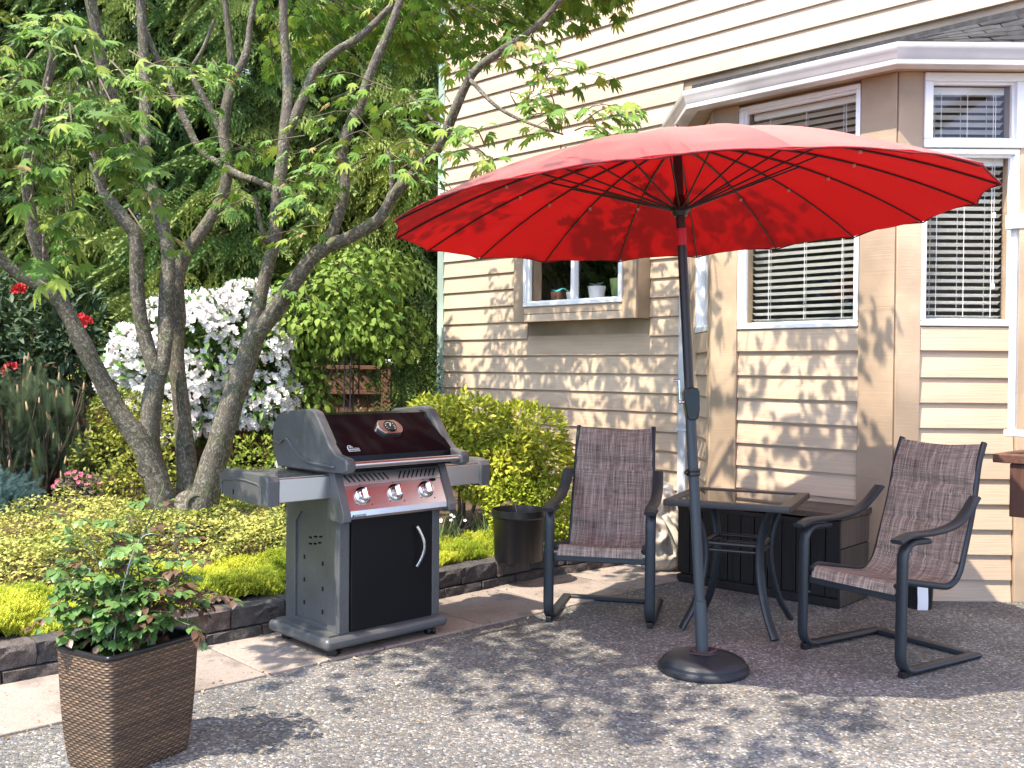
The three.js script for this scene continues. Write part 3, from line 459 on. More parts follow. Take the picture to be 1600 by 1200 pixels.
{ // small table
  const o = thing('side_table', 'small square glass-topped patio table with curved dark legs', 'table', [1.205, 0, -5.262], -0.43);
  const fr = mat([0.05, 0.045, 0.045], { roughness: 0.4, metalness: 0.3, map: T.brush }), h = 0.685, a = 0.315;
  for (let k = 0; k < 4; k++) { const g = prism([[-a, 0], [a, 0], [a - 0.05, 0.05], [-a + 0.05, 0.05]], 0.024, 0.004); g.rotateX(-PI / 2).translate(0, h - 0.028, a); g.rotateY(k * PI / 2); obj('top_rail', g, fr, o); }
  const gl = obj('glass_top', bx(2 * a - 0.1, 0.006, 2 * a - 0.1, 0, h - 0.009, 0), mat([0.16, 0.13, 0.10], { transmission: 0.55, roughness: 0.02, thickness: 0, ior: 1.5 }), o);
  for (let k = 0; k < 4; k++) {
    const q = PI / 4 + k * PI / 2, path = [[0.30, h - 0.03], [0.235, 0.56], [0.20, 0.42], [0.215, 0.26], [0.265, 0.12], [0.338, 0.006]].map(([r, y]) => V(Math.cos(q) * r, y, Math.sin(q) * r)), cv = new THREE.CatmullRomCurve3(path);
    obj('leg', sweep(cv.getPoints(22), section(0.046, 0.022, 0.006), V(-Math.sin(q), 0, Math.cos(q))), metalDark, o);
  }
  const s = 0.145, loop = fillet([[0, 0.45, s], [s, 0.45, s, 0.05], [s, 0.45, -s, 0.05], [-s, 0.45, -s, 0.05], [-s, 0.45, s, 0.05], [0, 0.45, s]], 0.05, 6);
  obj('shelf_ring', [taper(loop, 0.011, 60, 8), taper(loop.map((p) => V(p.x * 0.99, p.y - 0.035, p.z * 0.99)), 0.008, 60, 8)], fr, o);
}
{ // storage box against the bay
  const o = thing('storage_box', 'dark brown plank storage box against the bay wall, behind the small table', 'box', [1.468, 0, -5.984], -0.729);
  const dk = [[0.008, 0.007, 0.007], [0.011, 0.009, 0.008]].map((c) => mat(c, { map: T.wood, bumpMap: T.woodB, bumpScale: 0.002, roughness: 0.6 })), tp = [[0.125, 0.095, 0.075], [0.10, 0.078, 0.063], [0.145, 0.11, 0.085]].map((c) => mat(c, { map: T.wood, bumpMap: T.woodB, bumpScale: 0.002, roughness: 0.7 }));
  // local x along the front, z towards the viewer; the front face is z = 0
  const L = 1.077, D = 0.40, H = 0.5;
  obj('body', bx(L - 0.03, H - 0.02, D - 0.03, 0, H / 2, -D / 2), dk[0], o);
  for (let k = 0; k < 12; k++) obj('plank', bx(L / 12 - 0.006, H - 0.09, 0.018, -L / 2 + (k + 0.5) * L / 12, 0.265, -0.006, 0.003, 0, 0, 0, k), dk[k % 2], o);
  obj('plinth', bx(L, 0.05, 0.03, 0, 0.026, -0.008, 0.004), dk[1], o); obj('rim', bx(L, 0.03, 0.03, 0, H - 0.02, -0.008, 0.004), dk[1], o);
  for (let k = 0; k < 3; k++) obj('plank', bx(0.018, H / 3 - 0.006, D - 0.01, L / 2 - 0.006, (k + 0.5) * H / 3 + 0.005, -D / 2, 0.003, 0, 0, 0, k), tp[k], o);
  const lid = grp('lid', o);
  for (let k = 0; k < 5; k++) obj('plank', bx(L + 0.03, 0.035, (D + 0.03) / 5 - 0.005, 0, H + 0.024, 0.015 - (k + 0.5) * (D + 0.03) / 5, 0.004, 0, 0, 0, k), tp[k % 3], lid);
  for (const x of [-0.35, 0.35]) obj('catch', bx(0.03, 0.012, 0.006, x, 0.075, 0.008), mat([0.2, 0.19, 0.18], { metalness: 0.7, roughness: 0.4 }), o);
}
{ // nursery pots
  const pot = (name, label, p, r, h, m) => { const o = thing(name, label, 'pot', p); obj('shell', lathe([[0, 0.004], [r * 0.86, 0], [r * 0.885, 0.01], [r * 0.96, h * 0.84], [r * 0.97, h * 0.845], [r, h * 0.87], [r * 1.005, h], [r * 0.965, h], [r * 0.93, h * 0.86], [r * 0.85, 0.02], [0, 0.02]], 40), m, o); return o; };
  const a = pot('nursery_pot', 'large empty black plastic pot sitting on the garden wall', [0.05, 0.166, -6.16], 0.17, 0.315, blackPlastic);
  obj('soil_fill', lathe([[0, 0.1], [0.14, 0.095]], 24), M.soil, a); obj('twig', taper([[0.02, 0.1, 0.02], [0.0, 0.25, 0.04], [-0.03, 0.36, 0.05]], 0.0022, 8, 5), M.twig, a); obj('tag', bx(0.018, 0.016, 0.002, 0.06, 0.035, 0.131), mat([0.4, 0.42, 0.2]), a);
  const b = pot('small_pot', 'small black plastic pot with a white tag beside the right chair', [2.345, 0, -5.69], 0.08, 0.145, mat([0.012, 0.012, 0.013], { roughness: 0.3, bumpMap: T.rockB, bumpScale: 0.006 }));
  obj('tag', sheet(2, 4, (u, v) => V((u - 0.5) * 0.06 - 0.012, 0.002 + v * 0.135, 0.083 + 0.003 * Math.sin(v * 5))), mat([0.75, 0.77, 0.79], { roughness: 0.6 }), b);
  obj('soil_fill', lathe([[0, 0.12], [0.07, 0.115]], 20), M.soil, b);
}
{ // crumpled canvas bag
  const o = thing('canvas_bag', 'crumpled cream canvas bag slumped between the left chair and storage box', 'bag', [1.0, 0, -6.66], 0.3);
  const cv = mat([0.72, 0.64, 0.53], { map: T.fine, bumpMap: T.slingB, bumpScale: 0.0008, roughness: 0.9 });
  const g = new THREE.SphereGeometry(1, 90, 70), p = g.attributes.position;
  for (let i = 0; i < p.count; i++) { const x = p.getX(i), y = p.getY(i), z = p.getZ(i), f = Math.abs(noise3(x * 2.2 + 4, y * 2.6, z * 2.2, 31)) * 0.36 + Math.abs(noise3(x * 5, y * 4.2, z * 5, 32)) * 0.2 + 0.03 * noise3(x * 13, y * 13, z * 13, 37), k = 1.02 - f, yy = (y * 0.5 + 0.5); p.setXYZ(i, x * k * (0.23 - 0.07 * yy), Math.max(0.004, (yy * 0.64 - 0.02) * (0.86 + 0.14 * k)), z * k * (0.2 - 0.06 * yy)); }
  g.computeVertexNormals(); obj('body', boxUV(g), cv, o);
  obj('strap', sweep(new THREE.CatmullRomCurve3([V(-0.04, 0.40, 0.15), V(0.0, 0.30, 0.21), V(0.05, 0.16, 0.235), V(0.12, 0.04, 0.225)]).getPoints(16), section(0.045, 0.006, 0.002), V(0.93, 0.36, 0).normalize()), cv, o);
}
{ // deck corner with railing on the right
  const o = thing('wooden_deck', 'brown wooden deck corner with white railing at the right edge', 'deck', [2.516, 0, -5.2], -PI / 4);
  const dm = [[0.14, 0.06, 0.035], [0.12, 0.05, 0.03], [0.16, 0.07, 0.04]].map((c) => mat(c, { map: T.wood, bumpMap: T.woodB, bumpScale: 0.002, roughness: 0.7 }));
  // local x runs along the front edge towards the camera's right, -z runs back to the house
  const Y = 0.925;
  for (let k = 0; k < 3; k++) obj('deck_board', bx(2.2, 0.045, 0.135, 1.1, Y - 0.0225, -0.07 - k * 0.142, 0.005, 0, 0, 0, k), dm[k % 3], o);
  obj('fascia', bx(2.12, 0.275, 0.04, 1.14, Y - 0.185, -0.04, 0.004), dm[1], o); obj('fascia', bx(0.04, 0.275, 0.36, 0.10, Y - 0.186, -0.24, 0.004, 0, 0, 0, 3), dm[0], o);
  obj('post', bx(0.09, Y - 0.325, 0.09, 2.0, (Y - 0.325) / 2, -0.2, 0.006), dm[1], o);
  const rl = grp('railing', o), wm = M.white;
  obj('top_rail', bx(2.1, 0.075, 0.09, 1.09, 2.13, -0.06, 0.006), wm, rl); obj('bottom_rail', bx(2.1, 0.035, 0.05, 1.09, 1.035, -0.06, 0.005), wm, rl);
  for (let k = 0; k < 18; k++) obj('baluster', bx(0.035, 1.04, 0.035, 0.075 + k * 0.085 + 0.0, 1.5725, -0.06, 0.003), wm, rl);
  obj('newel', bx(0.09, 1.2, 0.09, 1.9, 1.525, -0.06, 0.006), wm, rl);
}
// ---------------------------------------------------------------- gas barbecue
{
  const o = thing('gas_barbecue', 'grey and black gas barbecue with stainless control panel and side shelves', 'barbecue', [-0.74, 0, -4.96], 43.6 * PI / 180);
  const grey = mat([0.135, 0.142, 0.146], { roughness: 0.42, metalness: 0.35, map: T.fine, bumpMap: T.fineB, bumpScale: 0.0003 }), steel = mat([0.56, 0.53, 0.51], { roughness: 0.3, metalness: 1, roughnessMap: T.brush }), steelB = mat([0.60, 0.58, 0.56], { roughness: 0.42, metalness: 1, roughnessMap: T.brush });
  const enamel = new THREE.MeshPhysicalMaterial({ color: lin(0.005, 0.005, 0.006), roughness: 0.2, specularIntensity: 0.3, side: THREE.DoubleSide }), doorM = new THREE.MeshPhysicalMaterial({ color: lin(0.006, 0.006, 0.007), roughness: 0.4, specularIntensity: 0.4, side: THREE.DoubleSide }), hole = mat([0.004, 0.004, 0.004], { roughness: 1 });
  // base tray and castors
  obj('base_tray', [bx(0.72, 0.055, 0.53, -0.02, 0.078, 0.0, 0.022), bx(0.66, 0.012, 0.47, -0.02, 0.108, 0)], grey, o);
  for (const [x, z, t] of [[-0.30, 0.20, 0.5], [0.27, 0.2, -0.3], [-0.30, -0.2, 0.2], [0.27, -0.2, 0.9]]) {
    const c = grp('castor', o, x, 0, z, t);
    obj('wheel', [cyl(0.026, 0.026, 0.018, -0.012, 0.026, 0, 0, PI / 2, 20), cyl(0.026, 0.026, 0.018, 0.016, 0.026, 0, 0, PI / 2, 20)], blackPlastic, c); obj('fork', bx(0.012, 0.04, 0.03, 0.002, 0.042, 0.004, 0.003), blackPlastic, c);
  }
  // cabinet
  const hw = 0.30, z1 = 0.22;
  const sp = new THREE.Shape([[-0.22, 0.1], [0.22, 0.1], [0.22, 0.86], [-0.22, 0.86]].map((q) => new THREE.Vector2(...q)));
  const rec = [[-0.14, 0.13], [0.15, 0.13], [0.15, 0.60], [0.10, 0.655], [-0.09, 0.655], [-0.14, 0.60]];
  sp.holes.push(new THREE.Path(rec.map((q) => new THREE.Vector2(...q))));
  for (const s of [-1, 1]) {
    const side = obj('side_panel', boxUV(new THREE.ExtrudeGeometry(sp, { depth: 0.012, bevelEnabled: true, bevelSize: 0.003, bevelThickness: 0.003, bevelSegments: 2 })).rotateY(-PI / 2).translate(s * hw + (s > 0 ? 0 : 0.012), 0, 0), grey, o);
    if (s < 0) side.userData.label = 'left side panel with pressed recess and slots';
    const ins = new THREE.Shape(rec.map(([a, b]) => new THREE.Vector2(a * 1.01, b)));
    for (const [ax, ay] of [[-0.02, 0.50], [0.02, 0.505], [0.06, 0.515], [-0.02, 0.53], [0.025, 0.54], [0.07, 0.545]]) { const q = new THREE.Path(); q.moveTo(ax - 0.014, ay - 0.006); q.lineTo(ax + 0.014, ay - 0.003); q.lineTo(ax + 0.014, ay + 0.006); q.lineTo(ax - 0.014, ay + 0.003); ins.holes.push(q); }
    obj('recess', boxUV(new THREE.ExtrudeGeometry(ins, { depth: 0.004, bevelEnabled: false })).rotateY(-PI / 2).translate(s * (hw - 0.014), 0, 0), grey, side);
    for (const [y, z] of [[0.43, -0.07], [0.32, -0.07], [0.21, -0.07], [0.30, 0.09], [0.19, 0.09], [0.42, 0.09]]) obj('slot', bx(0.004, 0.02, 0.01, s * (hw - 0.0088), y, z), hole, side);
    obj('slot', bx(0.004, 0.026, 0.016, s * (hw + 0.0025), 0.70, 0.185, 0), hole, side);
  }
  obj('back_panel', bx(0.576, 0.76, 0.012, 0, 0.48, -0.215), grey, o);
  obj('front_post', bx(0.062, 0.545, 0.03, -0.27, 0.383, 0.225, 0.008), grey, o); obj('front_post', bx(0.05, 0.545, 0.03, 0.277, 0.383, 0.225, 0.008), grey, o);
  obj('top_frame', [bx(0.60, 0.03, 0.44, 0, 0.862, 0, 0.004), bx(0.60, 0.05, 0.03, 0, 0.675, 0.205)], grey, o);
  const door = obj('door', bx(0.482, 0.54, 0.026, 0.006, 0.383, 0.232, 0.006), doorM, o);
  const arc = []; for (let k = 0; k <= 12; k++) { const t = k / 12; arc.push(V(0.137 + 0.03 * Math.sin(t * PI), 0.375 + 0.2 * t, 0.262 + 0.022 * Math.sin(t * PI))); }
  obj('door_handle', sweep(arc, section(0.013, 0.016, 0.005), V(0, 0, 1)), steelB, door);
  // control panel: sloping steel face between grey end cheeks
  const pf = [[0.2, 0.655], [0.306, 0.652], [0.31, 0.664], [0.306, 0.69], [0.226, 0.866], [0.2, 0.874]];
  const cheek = [[0.19, 0.648], [0.311, 0.640], [0.32, 0.648], [0.318, 0.675], [0.232, 0.876], [0.19, 0.882]];
  const panel = obj('control_panel', prism(pf, 0.585, 0, 0.1).rotateY(-PI / 2).translate(0.2925, 0, 0), steel, o);
  for (const x of [-0.292, 0.332]) obj('panel_cheek', prism(cheek, 0.036, 0.003).rotateY(-PI / 2).translate(x, 0, 0), grey, o);
  const slope = Math.atan2(0.08, 0.176), onP = (x, t, d = 0) => V(x, mix(0.69, 0.866, t) + d * Math.sin(slope), mix(0.306, 0.226, t) + d * Math.cos(slope)), setP = (m, x, t, d, rz = 0) => { m.position.copy(onP(x, t, d)); m.rotation.set(-slope, 0, rz); return m; };
  setP(obj('vent_strip', bx(0.575, 0.062, 0.004, 0, 0, 0, 0.0015), steelB, panel), 0, 0.80, 0.002);
  for (let k = 0; k < 18; k++) { const left = k < 9, x = left ? -0.262 + k * 0.0275 : 0.042 + (k - 9) * 0.0262; setP(obj('vent_slot', bx(0.0065, 0.044, 0.003, 0, 0, 0), hole, panel), x, 0.80, 0.0042, left ? 0.6 : -0.6); }
  for (const x of [-0.198, -0.008, 0.178]) {
    const kn = new THREE.Group(); kn.name = 'knob'; kn.scale.setScalar(1.15); o.add(kn); setP(kn, x, 0.36, 0.002);
    obj('bezel', lathe([[0.036, 0], [0.036, 0.004], [0.03, 0.009], [0.027, 0.01], [0, 0.01]], 32).rotateX(PI / 2), chrome, kn);
    obj('grip', [lathe([[0.027, 0.008], [0.026, 0.02], [0.022, 0.026], [0, 0.027]], 32).rotateX(PI / 2), bx(0.015, 0.05, 0.02, 0, 0, 0.033, 0.006)], chrome, kn);
    obj('pointer', bx(0.003, 0.012, 0.002, 0, 0.018, 0.043), mat([0.5, 0.02, 0.03]), kn);
    for (const [dx, dy] of [[0, 0.3], [0.042, -0.06], [-0.04, -0.05]]) setP(obj('knob_mark', bx(0.005, 0.005, 0.001, 0, 0, 0), hole, panel), x + dx, 0.36 + (dy === 0.3 ? 0.27 : dy * 4), 0.0016);
  }
  setP(obj('badge', prep(new THREE.SphereGeometry(0.022, 16, 8)).scale(1, 0.36, 0.1), hole, panel), 0.235, 0.60, 0.001);
  const rg = text('ROGUE', 0.0125, 0.001); rg.scale(1.35, 1, 1); rg.applyMatrix4(new THREE.Matrix4().makeShear(0.0, 0, 0.25, 0, 0, 0)); obj('lettering', rg, hole, panel).position.set(-0.278, 0.661, 0.3095);
  // lid
  const capP = [[-0.20, 0.872], [-0.238, 0.93], [-0.25, 1.0], [-0.24, 1.06], [-0.21, 1.105], [-0.16, 1.128], [0.075, 1.148], [0.12, 1.135], [0.17, 1.08], [0.245, 0.985], [0.295, 0.945], [0.372, 0.932], [0.386, 0.915], [0.384, 0.89], [0.365, 0.88], [0.20, 0.876], [0.03, 0.874]];
  const lid = grp('lid', o);
  for (const s of [-1, 1]) {
    const cap = obj('end_cap', prism(capP, 0.036, 0.007).rotateY(-PI / 2).translate(s > 0 ? 0.356 : -0.32, 0, 0), grey, lid);
    // raised bead that runs down the cap, and the hollow behind it
    obj('cap_bead', taper(fillet([[s * 0.366, 0.985, -0.225], [s * 0.366, 0.982, -0.17, 0.02], [s * 0.366, 1.01, -0.12, 0.05], [s * 0.366, 0.965, -0.06, 0.06], [s * 0.366, 0.905, 0.04, 0.06], [s * 0.366, 0.896, 0.3]], 0.05, 6), 0.0075, 50, 8), grey, lid);
  }
  const hp = [[-0.2, 0.876], [-0.228, 0.95], [-0.228, 1.04], [-0.198, 1.098], [-0.15, 1.118], [0.07, 1.134], [0.105, 1.125], [0.125, 1.10], [0.295, 0.955], [0.303, 0.943], [0.31, 0.885], [0.305, 0.878], [-0.1, 0.872]];
  obj('hood', prism(hp, 0.645).rotateY(-PI / 2).translate(0.3225, 0, 0), enamel, lid);
  obj('lid_handle', [cyl(0.0155, 0.0155, 0.66, 0.0, 0.908, 0.362, 0, PI / 2, 24)], steelB, lid);
  const onH = (x, t, d = 0) => V(x, mix(0.955, 1.10, t) + d * Math.sin(0.865), mix(0.295, 0.125, t) + d * Math.cos(0.865)), tiltH = -0.865;
  const gauge = grp('thermometer', o); gauge.position.copy(onH(0.02, 0.66, 0.002)); gauge.rotation.x = tiltH;
  const gs = new THREE.Shape(); gs.moveTo(-0.045, -0.042); gs.lineTo(0.045, -0.042); gs.quadraticCurveTo(0.068, -0.02, 0.068, 0.0); gs.quadraticCurveTo(0.068, 0.02, 0.045, 0.042); gs.lineTo(-0.045, 0.042); gs.quadraticCurveTo(-0.068, 0.02, -0.068, 0); gs.quadraticCurveTo(-0.068, -0.02, -0.045, -0.042);
  obj('plate', prep(new THREE.ExtrudeGeometry(gs, { depth: 0.014, bevelSize: 0.003, bevelThickness: 0.003, bevelSegments: 2 })), steelB, gauge);
  obj('dial', lathe([[0, 0.0185], [0.031, 0.0185], [0.034, 0.023], [0.036, 0.018]], 32).rotateX(PI / 2), hole, gauge);
  const marks = []; for (let k = 0; k < 11; k++) { const a = PI * 1.25 - k * 0.15 * PI; marks.push(bx(0.0016, 0.007, 0.0006, Math.cos(a) * 0.026, Math.sin(a) * 0.026, 0.0192, 0, 0, 0, a - PI / 2)); } marks.push(bx(0.002, 0.022, 0.0006, 0.004, 0.009, 0.0196, 0, 0, 0, -0.4)); obj('scale', marks, M.white, gauge);
  const em = grp('emblem', o); em.position.copy(onH(-0.252, 0.10, 0.001)); em.rotation.x = tiltH;
  obj('plaque', [prep(new THREE.CylinderGeometry(0.014, 0.014, 0.003, 20)).rotateX(PI / 2).translate(-0.01, 0.015, 0), bx(0.062, 0.022, 0.003, 0.004, 0, 0, 0.0014)], M.white, em);
  obj('plaque_field', [prep(new THREE.CylinderGeometry(0.0115, 0.0115, 0.0012, 20)).rotateX(PI / 2).translate(-0.01, 0.015, 0.0016), bx(0.057, 0.017, 0.0012, 0.004, 0, 0.0016)], hole, em);
  obj('lettering', [text('NAPOLEON', 0.0075, 0.0006).translate(-0.0225, -0.004, 0.0023), put(prep(new THREE.ConeGeometry(0.006, 0.013, 8)), -0.01, 0.016, 0.0025, 0, 0, 0)], M.white, em);
  // side shelves
  for (const s of [-1, 1]) {
    const sh = grp('side_shelf', o), x0 = s * 0.32, x1 = s * (s < 0 ? 0.60 : 0.595), c = (x0 + x1) / 2, w = Math.abs(x1 - x0);
    obj('shelf_top', bx(w, 0.006, 0.40, c, 0.853, 0.0, 0.002), steel, sh);
    obj('front_band', bx(w, 0.104, 0.012, c, 0.797, 0.2, 0.003), steelB, sh);
    obj('back_band', bx(w, 0.08, 0.012, c, 0.81, -0.194, 0.003), grey, sh);
    const ec = prism([[-0.215, 0.79], [-0.215, 0.84], [-0.17, 0.866], [0.16, 0.868], [0.205, 0.858], [0.214, 0.84], [0.212, 0.742], [0.16, 0.738], [-0.16, 0.752]], 0.05, 0.008);
    obj('end_cap', ec.rotateY(-PI / 2).translate(s < 0 ? -0.605 : 0.65, 0, 0), grey, sh);
    if (s < 0) { obj('cap_ridge', taper(fillet([[-0.664, 0.752, -0.19], [-0.664, 0.82, -0.19, 0.03], [-0.664, 0.842, -0.02, 0.1], [-0.664, 0.825, 0.17, 0.04], [-0.664, 0.75, 0.175]], 0.04, 5), 0.005, 40, 6), grey, sh); obj('slot', bx(0.003, 0.022, 0.006, -0.6642, 0.775, -0.08), hole, sh); }
  }
}
// ---------------------------------------------------------------- fence, arbour, shed
{
  const o = thing('wooden_fence', 'brown board fence with lattice top behind the white rhododendron', 'fence', [0, 0, -10.3]);
  const x0 = -9.4, x1 = -1.3, top = 1.33, bot = 1.115;
  for (let x = x1, k = 0; x > x0; x -= 2.02, k++) {
    obj('post', bx(0.1, 1.45, 0.1, x, 0.655, 0, 0.006), M.fence[2], o);
    obj('post_cap', [bx(0.15, 0.03, 0.15, x, 1.392, 0, 0.008), bx(0.1, 0.03, 0.1, x, 1.42, 0, 0.01)], M.white, o);
    for (const [y, h] of [[top + 0.02, 0.04], [bot - 0.02, 0.045], [0.45, 0.08]]) obj('rail', bx(1.9, h, 0.06, x - 1.01, y, 0.02, 0.004, 0, 0, 0, k + y), M.fence[k % 3], o);
    for (let b = 0; b < 13; b++) obj('board', bx(0.14, 0.98, 0.02, x - 0.125 - b * 0.1475, 0.6, -0.02, 0.003, 0, 0, 0, b + k), M.fence[(b * 2 + k) % 3], o);
    for (let b = 0; b < 18; b++) for (const s of [-1, 1]) { const cx = x - 0.1 - b * 0.102; if (Math.abs(cx - (x - 1.01)) > 0.86) continue; obj('lattice_slat', bx(0.032, 0.26, 0.008, cx, (top + bot) / 2, s * 0.0055 + 0.01, 0, 0, 0, s * 0.72, b), M.fence[b % 3], o); }
  }
}
{
  const o = thing('garden_arbour', 'rusty metal garden arch overgrown with a green climber', 'arbour', [-1.72, 0.2, -9.2]);
  const im = mat([0.22, 0.17, 0.15], { roughness: 0.8, metalness: 0.4, map: T.rock });
  for (const z of [0.22, -0.28]) for (const s of [-1, 1]) {
    for (const d of [0, 0.055]) obj('upright', taper([[s * (0.26 - d), 0, z], [s * (0.26 - d), 1.0, z], [s * (0.26 - d), 1.55, z], [s * (0.18 - d), 1.86, z], [0, 2.0 - d, z]], 0.008, 30, 6), im, o);
    const sc = []; for (let k = 0; k <= 60; k++) sc.push(V(s * (0.2325 + 0.022 * Math.sin(k * 0.9)), 0.1 + k * 0.024, z)); obj('scroll', taper(sc, 0.004, 90, 5), im, o);
  }
  for (let k = 0; k < 5; k++) for (const s of [-1, 1]) obj('rung', taper([[s * 0.26, 0.3 + k * 0.28, 0.22], [s * 0.26, 0.3 + k * 0.28, -0.28]], 0.006, 2, 6), im, o);
}
{
  const o = thing('neighbour_shed', 'dark grey sided building in deep shade behind the cedars', 'building', [-6.2, 0, -13.8]);
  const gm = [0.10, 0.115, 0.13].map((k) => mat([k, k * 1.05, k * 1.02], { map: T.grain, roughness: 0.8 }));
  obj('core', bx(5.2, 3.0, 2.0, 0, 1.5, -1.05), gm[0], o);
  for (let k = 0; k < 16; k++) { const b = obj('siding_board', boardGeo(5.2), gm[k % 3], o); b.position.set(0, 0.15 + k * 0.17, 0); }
  obj('beam', bx(5.3, 0.12, 0.08, 0, 2.28, 0.04, 0.006), M.fence[1], o);
  obj('roof', prism([[-3.0, 2.95], [0, 3.9], [3.0, 2.95], [3.0, 3.05], [0, 4.02], [-3.0, 3.05]], 2.6).translate(0, 0, -2.3), M.shingle[1], o);
}
// ---------------------------------------------------------------- leaves and flowers
const geo = (P, I) => { const g = new THREE.BufferGeometry(); g.setAttribute('position', new THREE.Float32BufferAttribute(P, 3)); g.setIndex(I); g.computeVertexNormals(); return prep(g); };
function leaf(l, w, fold = 0.25, bend = 0.2) { // pointed oval leaf from the origin along +z, faces +y
  const P = [], I = [], st = [[0, 0.02], [0.18, 0.62], [0.45, 1], [0.75, 0.66], [1, 0]];
  for (const [t, k] of st) { const y = -bend * l * t * t; P.push(-w / 2 * k, y + fold * w / 2 * k, t * l, 0, y, t * l, w / 2 * k, y + fold * w / 2 * k, t * l); }
  for (let i = 0; i < 4; i++) { const a = i * 3; I.push(a, a + 3, a + 1, a + 1, a + 3, a + 4, a + 1, a + 4, a + 2, a + 2, a + 4, a + 5); }
  return geo(P, I);
}
function mapleLeaf(s, droop, r) { // nine pointed toothed lobes, stalk at the origin
  const P = [0, 0, 0], I = [], n = 9, pts = [];
  for (let k = 0; k < n; k++) {
    const a = (k - 4) * 0.535, len = (1 - 0.055 * (k - 4) ** 2 * 0.9) * (0.92 + 0.16 * r()), w = 0.15;
    if (k === 0) pts.push([a - 0.3, 0.2]);
    pts.push([a - w * 1.05, len * 0.72], [a - w * 0.75, len * 0.84], [a, len], [a + w * 0.75, len * 0.84], [a + w * 1.05, len * 0.72], [a + 0.2675, k < 8 ? 0.56 : 0.22]);
  }
  for (const [a, q] of pts) { const d = q * s * 0.62, fold = 0.05 * Math.cos(a * 11.7); P.push(Math.sin(a) * d, (-droop * q * q + fold * q) * s * 0.6, Math.cos(a) * d + s * 0.06); }
  for (let k = 1; k < pts.length; k++) I.push(0, k, k + 1);
  return geo(P, I);
}
const UPV = V(0, 1, 0), Zv = V(0, 0, 1);
function aim(p, dir, nrm, s = 1) { // matrix: local z -> dir, local y ~ nrm
  const z = dir.clone().normalize(), x = nrm.clone().cross(z); if (x.lengthSq() < 1e-6) x.set(1, 0, 0); x.normalize(); const y = z.clone().cross(x);
  return new THREE.Matrix4().makeBasis(x, y, z).scale(V(s, s, s)).setPosition(p);
}
const rdir = (r) => { const u = r() * 2 - 1, a = r() * 2 * PI, q = Math.sqrt(1 - u * u); return V(q * Math.cos(a), u, q * Math.sin(a)); };
const tint = (a, b, t) => lin(mix(a[0], b[0], t), mix(a[1], b[1], t), mix(a[2], b[2], t));
// leafy body made of lobes [x,y,z,rx,ry,rz]: leaves near the lobes' surfaces and some inside
function leafBody(lobes, n, r, { up = 0.35, size = [0.8, 1.25], cols, inside = 0.25, bump = 0.22, freq = 5, floor = null, droop = 0 }) {
  const m = [], c = [], vol = lobes.map((l) => l[3] * l[4] + l[4] * l[5] + l[3] * l[5]), tot = vol.reduce((a, b) => a + b, 0);
  for (let i = 0; i < n; i++) {
    let q = r() * tot, k = 0; while (q > vol[k] && k < lobes.length - 1) q -= vol[k++];
    const L = lobes[k], d = rdir(r), nz = noise3((L[0] + d.x * L[3]) * freq, (L[1] + d.y * L[4]) * freq, (L[2] + d.z * L[5]) * freq, 17), deep = r() < inside ? 0.35 + 0.5 * r() : 0.9 + 0.14 * r(), k2 = deep * (1 + bump * nz);
    const p = V(L[0] + d.x * L[3] * k2, L[1] + d.y * L[4] * k2, L[2] + d.z * L[5] * k2); if (floor && p.y < floor(p.x, p.z)) { i -= r() < 0.97 ? 0 : 1; continue; }
    const dir = rdir(r).multiplyScalar(0.8).add(d).add(V(0, -droop, 0)), nn = d.clone().multiplyScalar(0.7).add(V(0, up, 0)).addScaledVector(rdir(r), 0.5);
    m.push(aim(p, dir, nn, rr(size[0], size[1], r))); c.push(tint(cols[0], cols[1], clamp(0.5 + 0.45 * nz + 0.5 * (r() - 0.5))));
    if (cols[2] && r() < 0.15) c[c.length - 1] = tint(cols[1], cols[2], r());
  }
  return [m, c];
}
function stemsFor(o, base, tips, r, rad = 0.014, name = 'stem') { for (const t of tips) { const mid = base.clone().lerp(t, 0.5).add(V(rr(-0.06, 0.06, r), rr(0, 0.05, r), rr(-0.06, 0.06, r))); obj(name, taper([base.clone().add(V(rr(-0.05, 0.05, r), 0, rr(-0.05, 0.05, r))), mid, t], [rad, rad * 0.7, rad * 0.3], 8, 6), M.twig, o); } }

// ---------------------------------------------------------------- the maple
// stems: [x, y, z, radius]; leaf clouds: [x, y, z, rx, ry, rz, leaves]
const CROWN = [[-1.7, 4.05, -8.0, 0.5, 0.3, 0.5, 160], [-1.15, 4.05, -7.6, 0.55, 0.35, 0.55, 430], [-0.6, 4.0, -7.1, 0.55, 0.35, 0.55, 480], [-0.1, 3.95, -6.6, 0.55, 0.35, 0.55, 480], [0.35, 3.9, -6.05, 0.45, 0.3, 0.45, 290], [0.15, 3.9, -5.5, 0.45, 0.3, 0.4, 190], [0.6, 3.85, -5.1, 0.45, 0.3, 0.45, 230],
  [-0.9, 3.9, -3.9, 0.5, 0.3, 0.5, 200], [-1.5, 3.8, -3.5, 0.7, 0.35, 0.6, 300], [-1.2, 3.8, -2.8, 0.7, 0.3, 0.5, 230], [-2.1, 3.8, -3.0, 0.6, 0.3, 0.6, 160], [-0.6, 3.7, -2.3, 0.6, 0.3, 0.5, 110], [-2.7, 4.2, -5.6, 0.5, 0.3, 0.5, 70], [-2.2, 4.4, -6.8, 0.6, 0.3, 0.5, 90]];
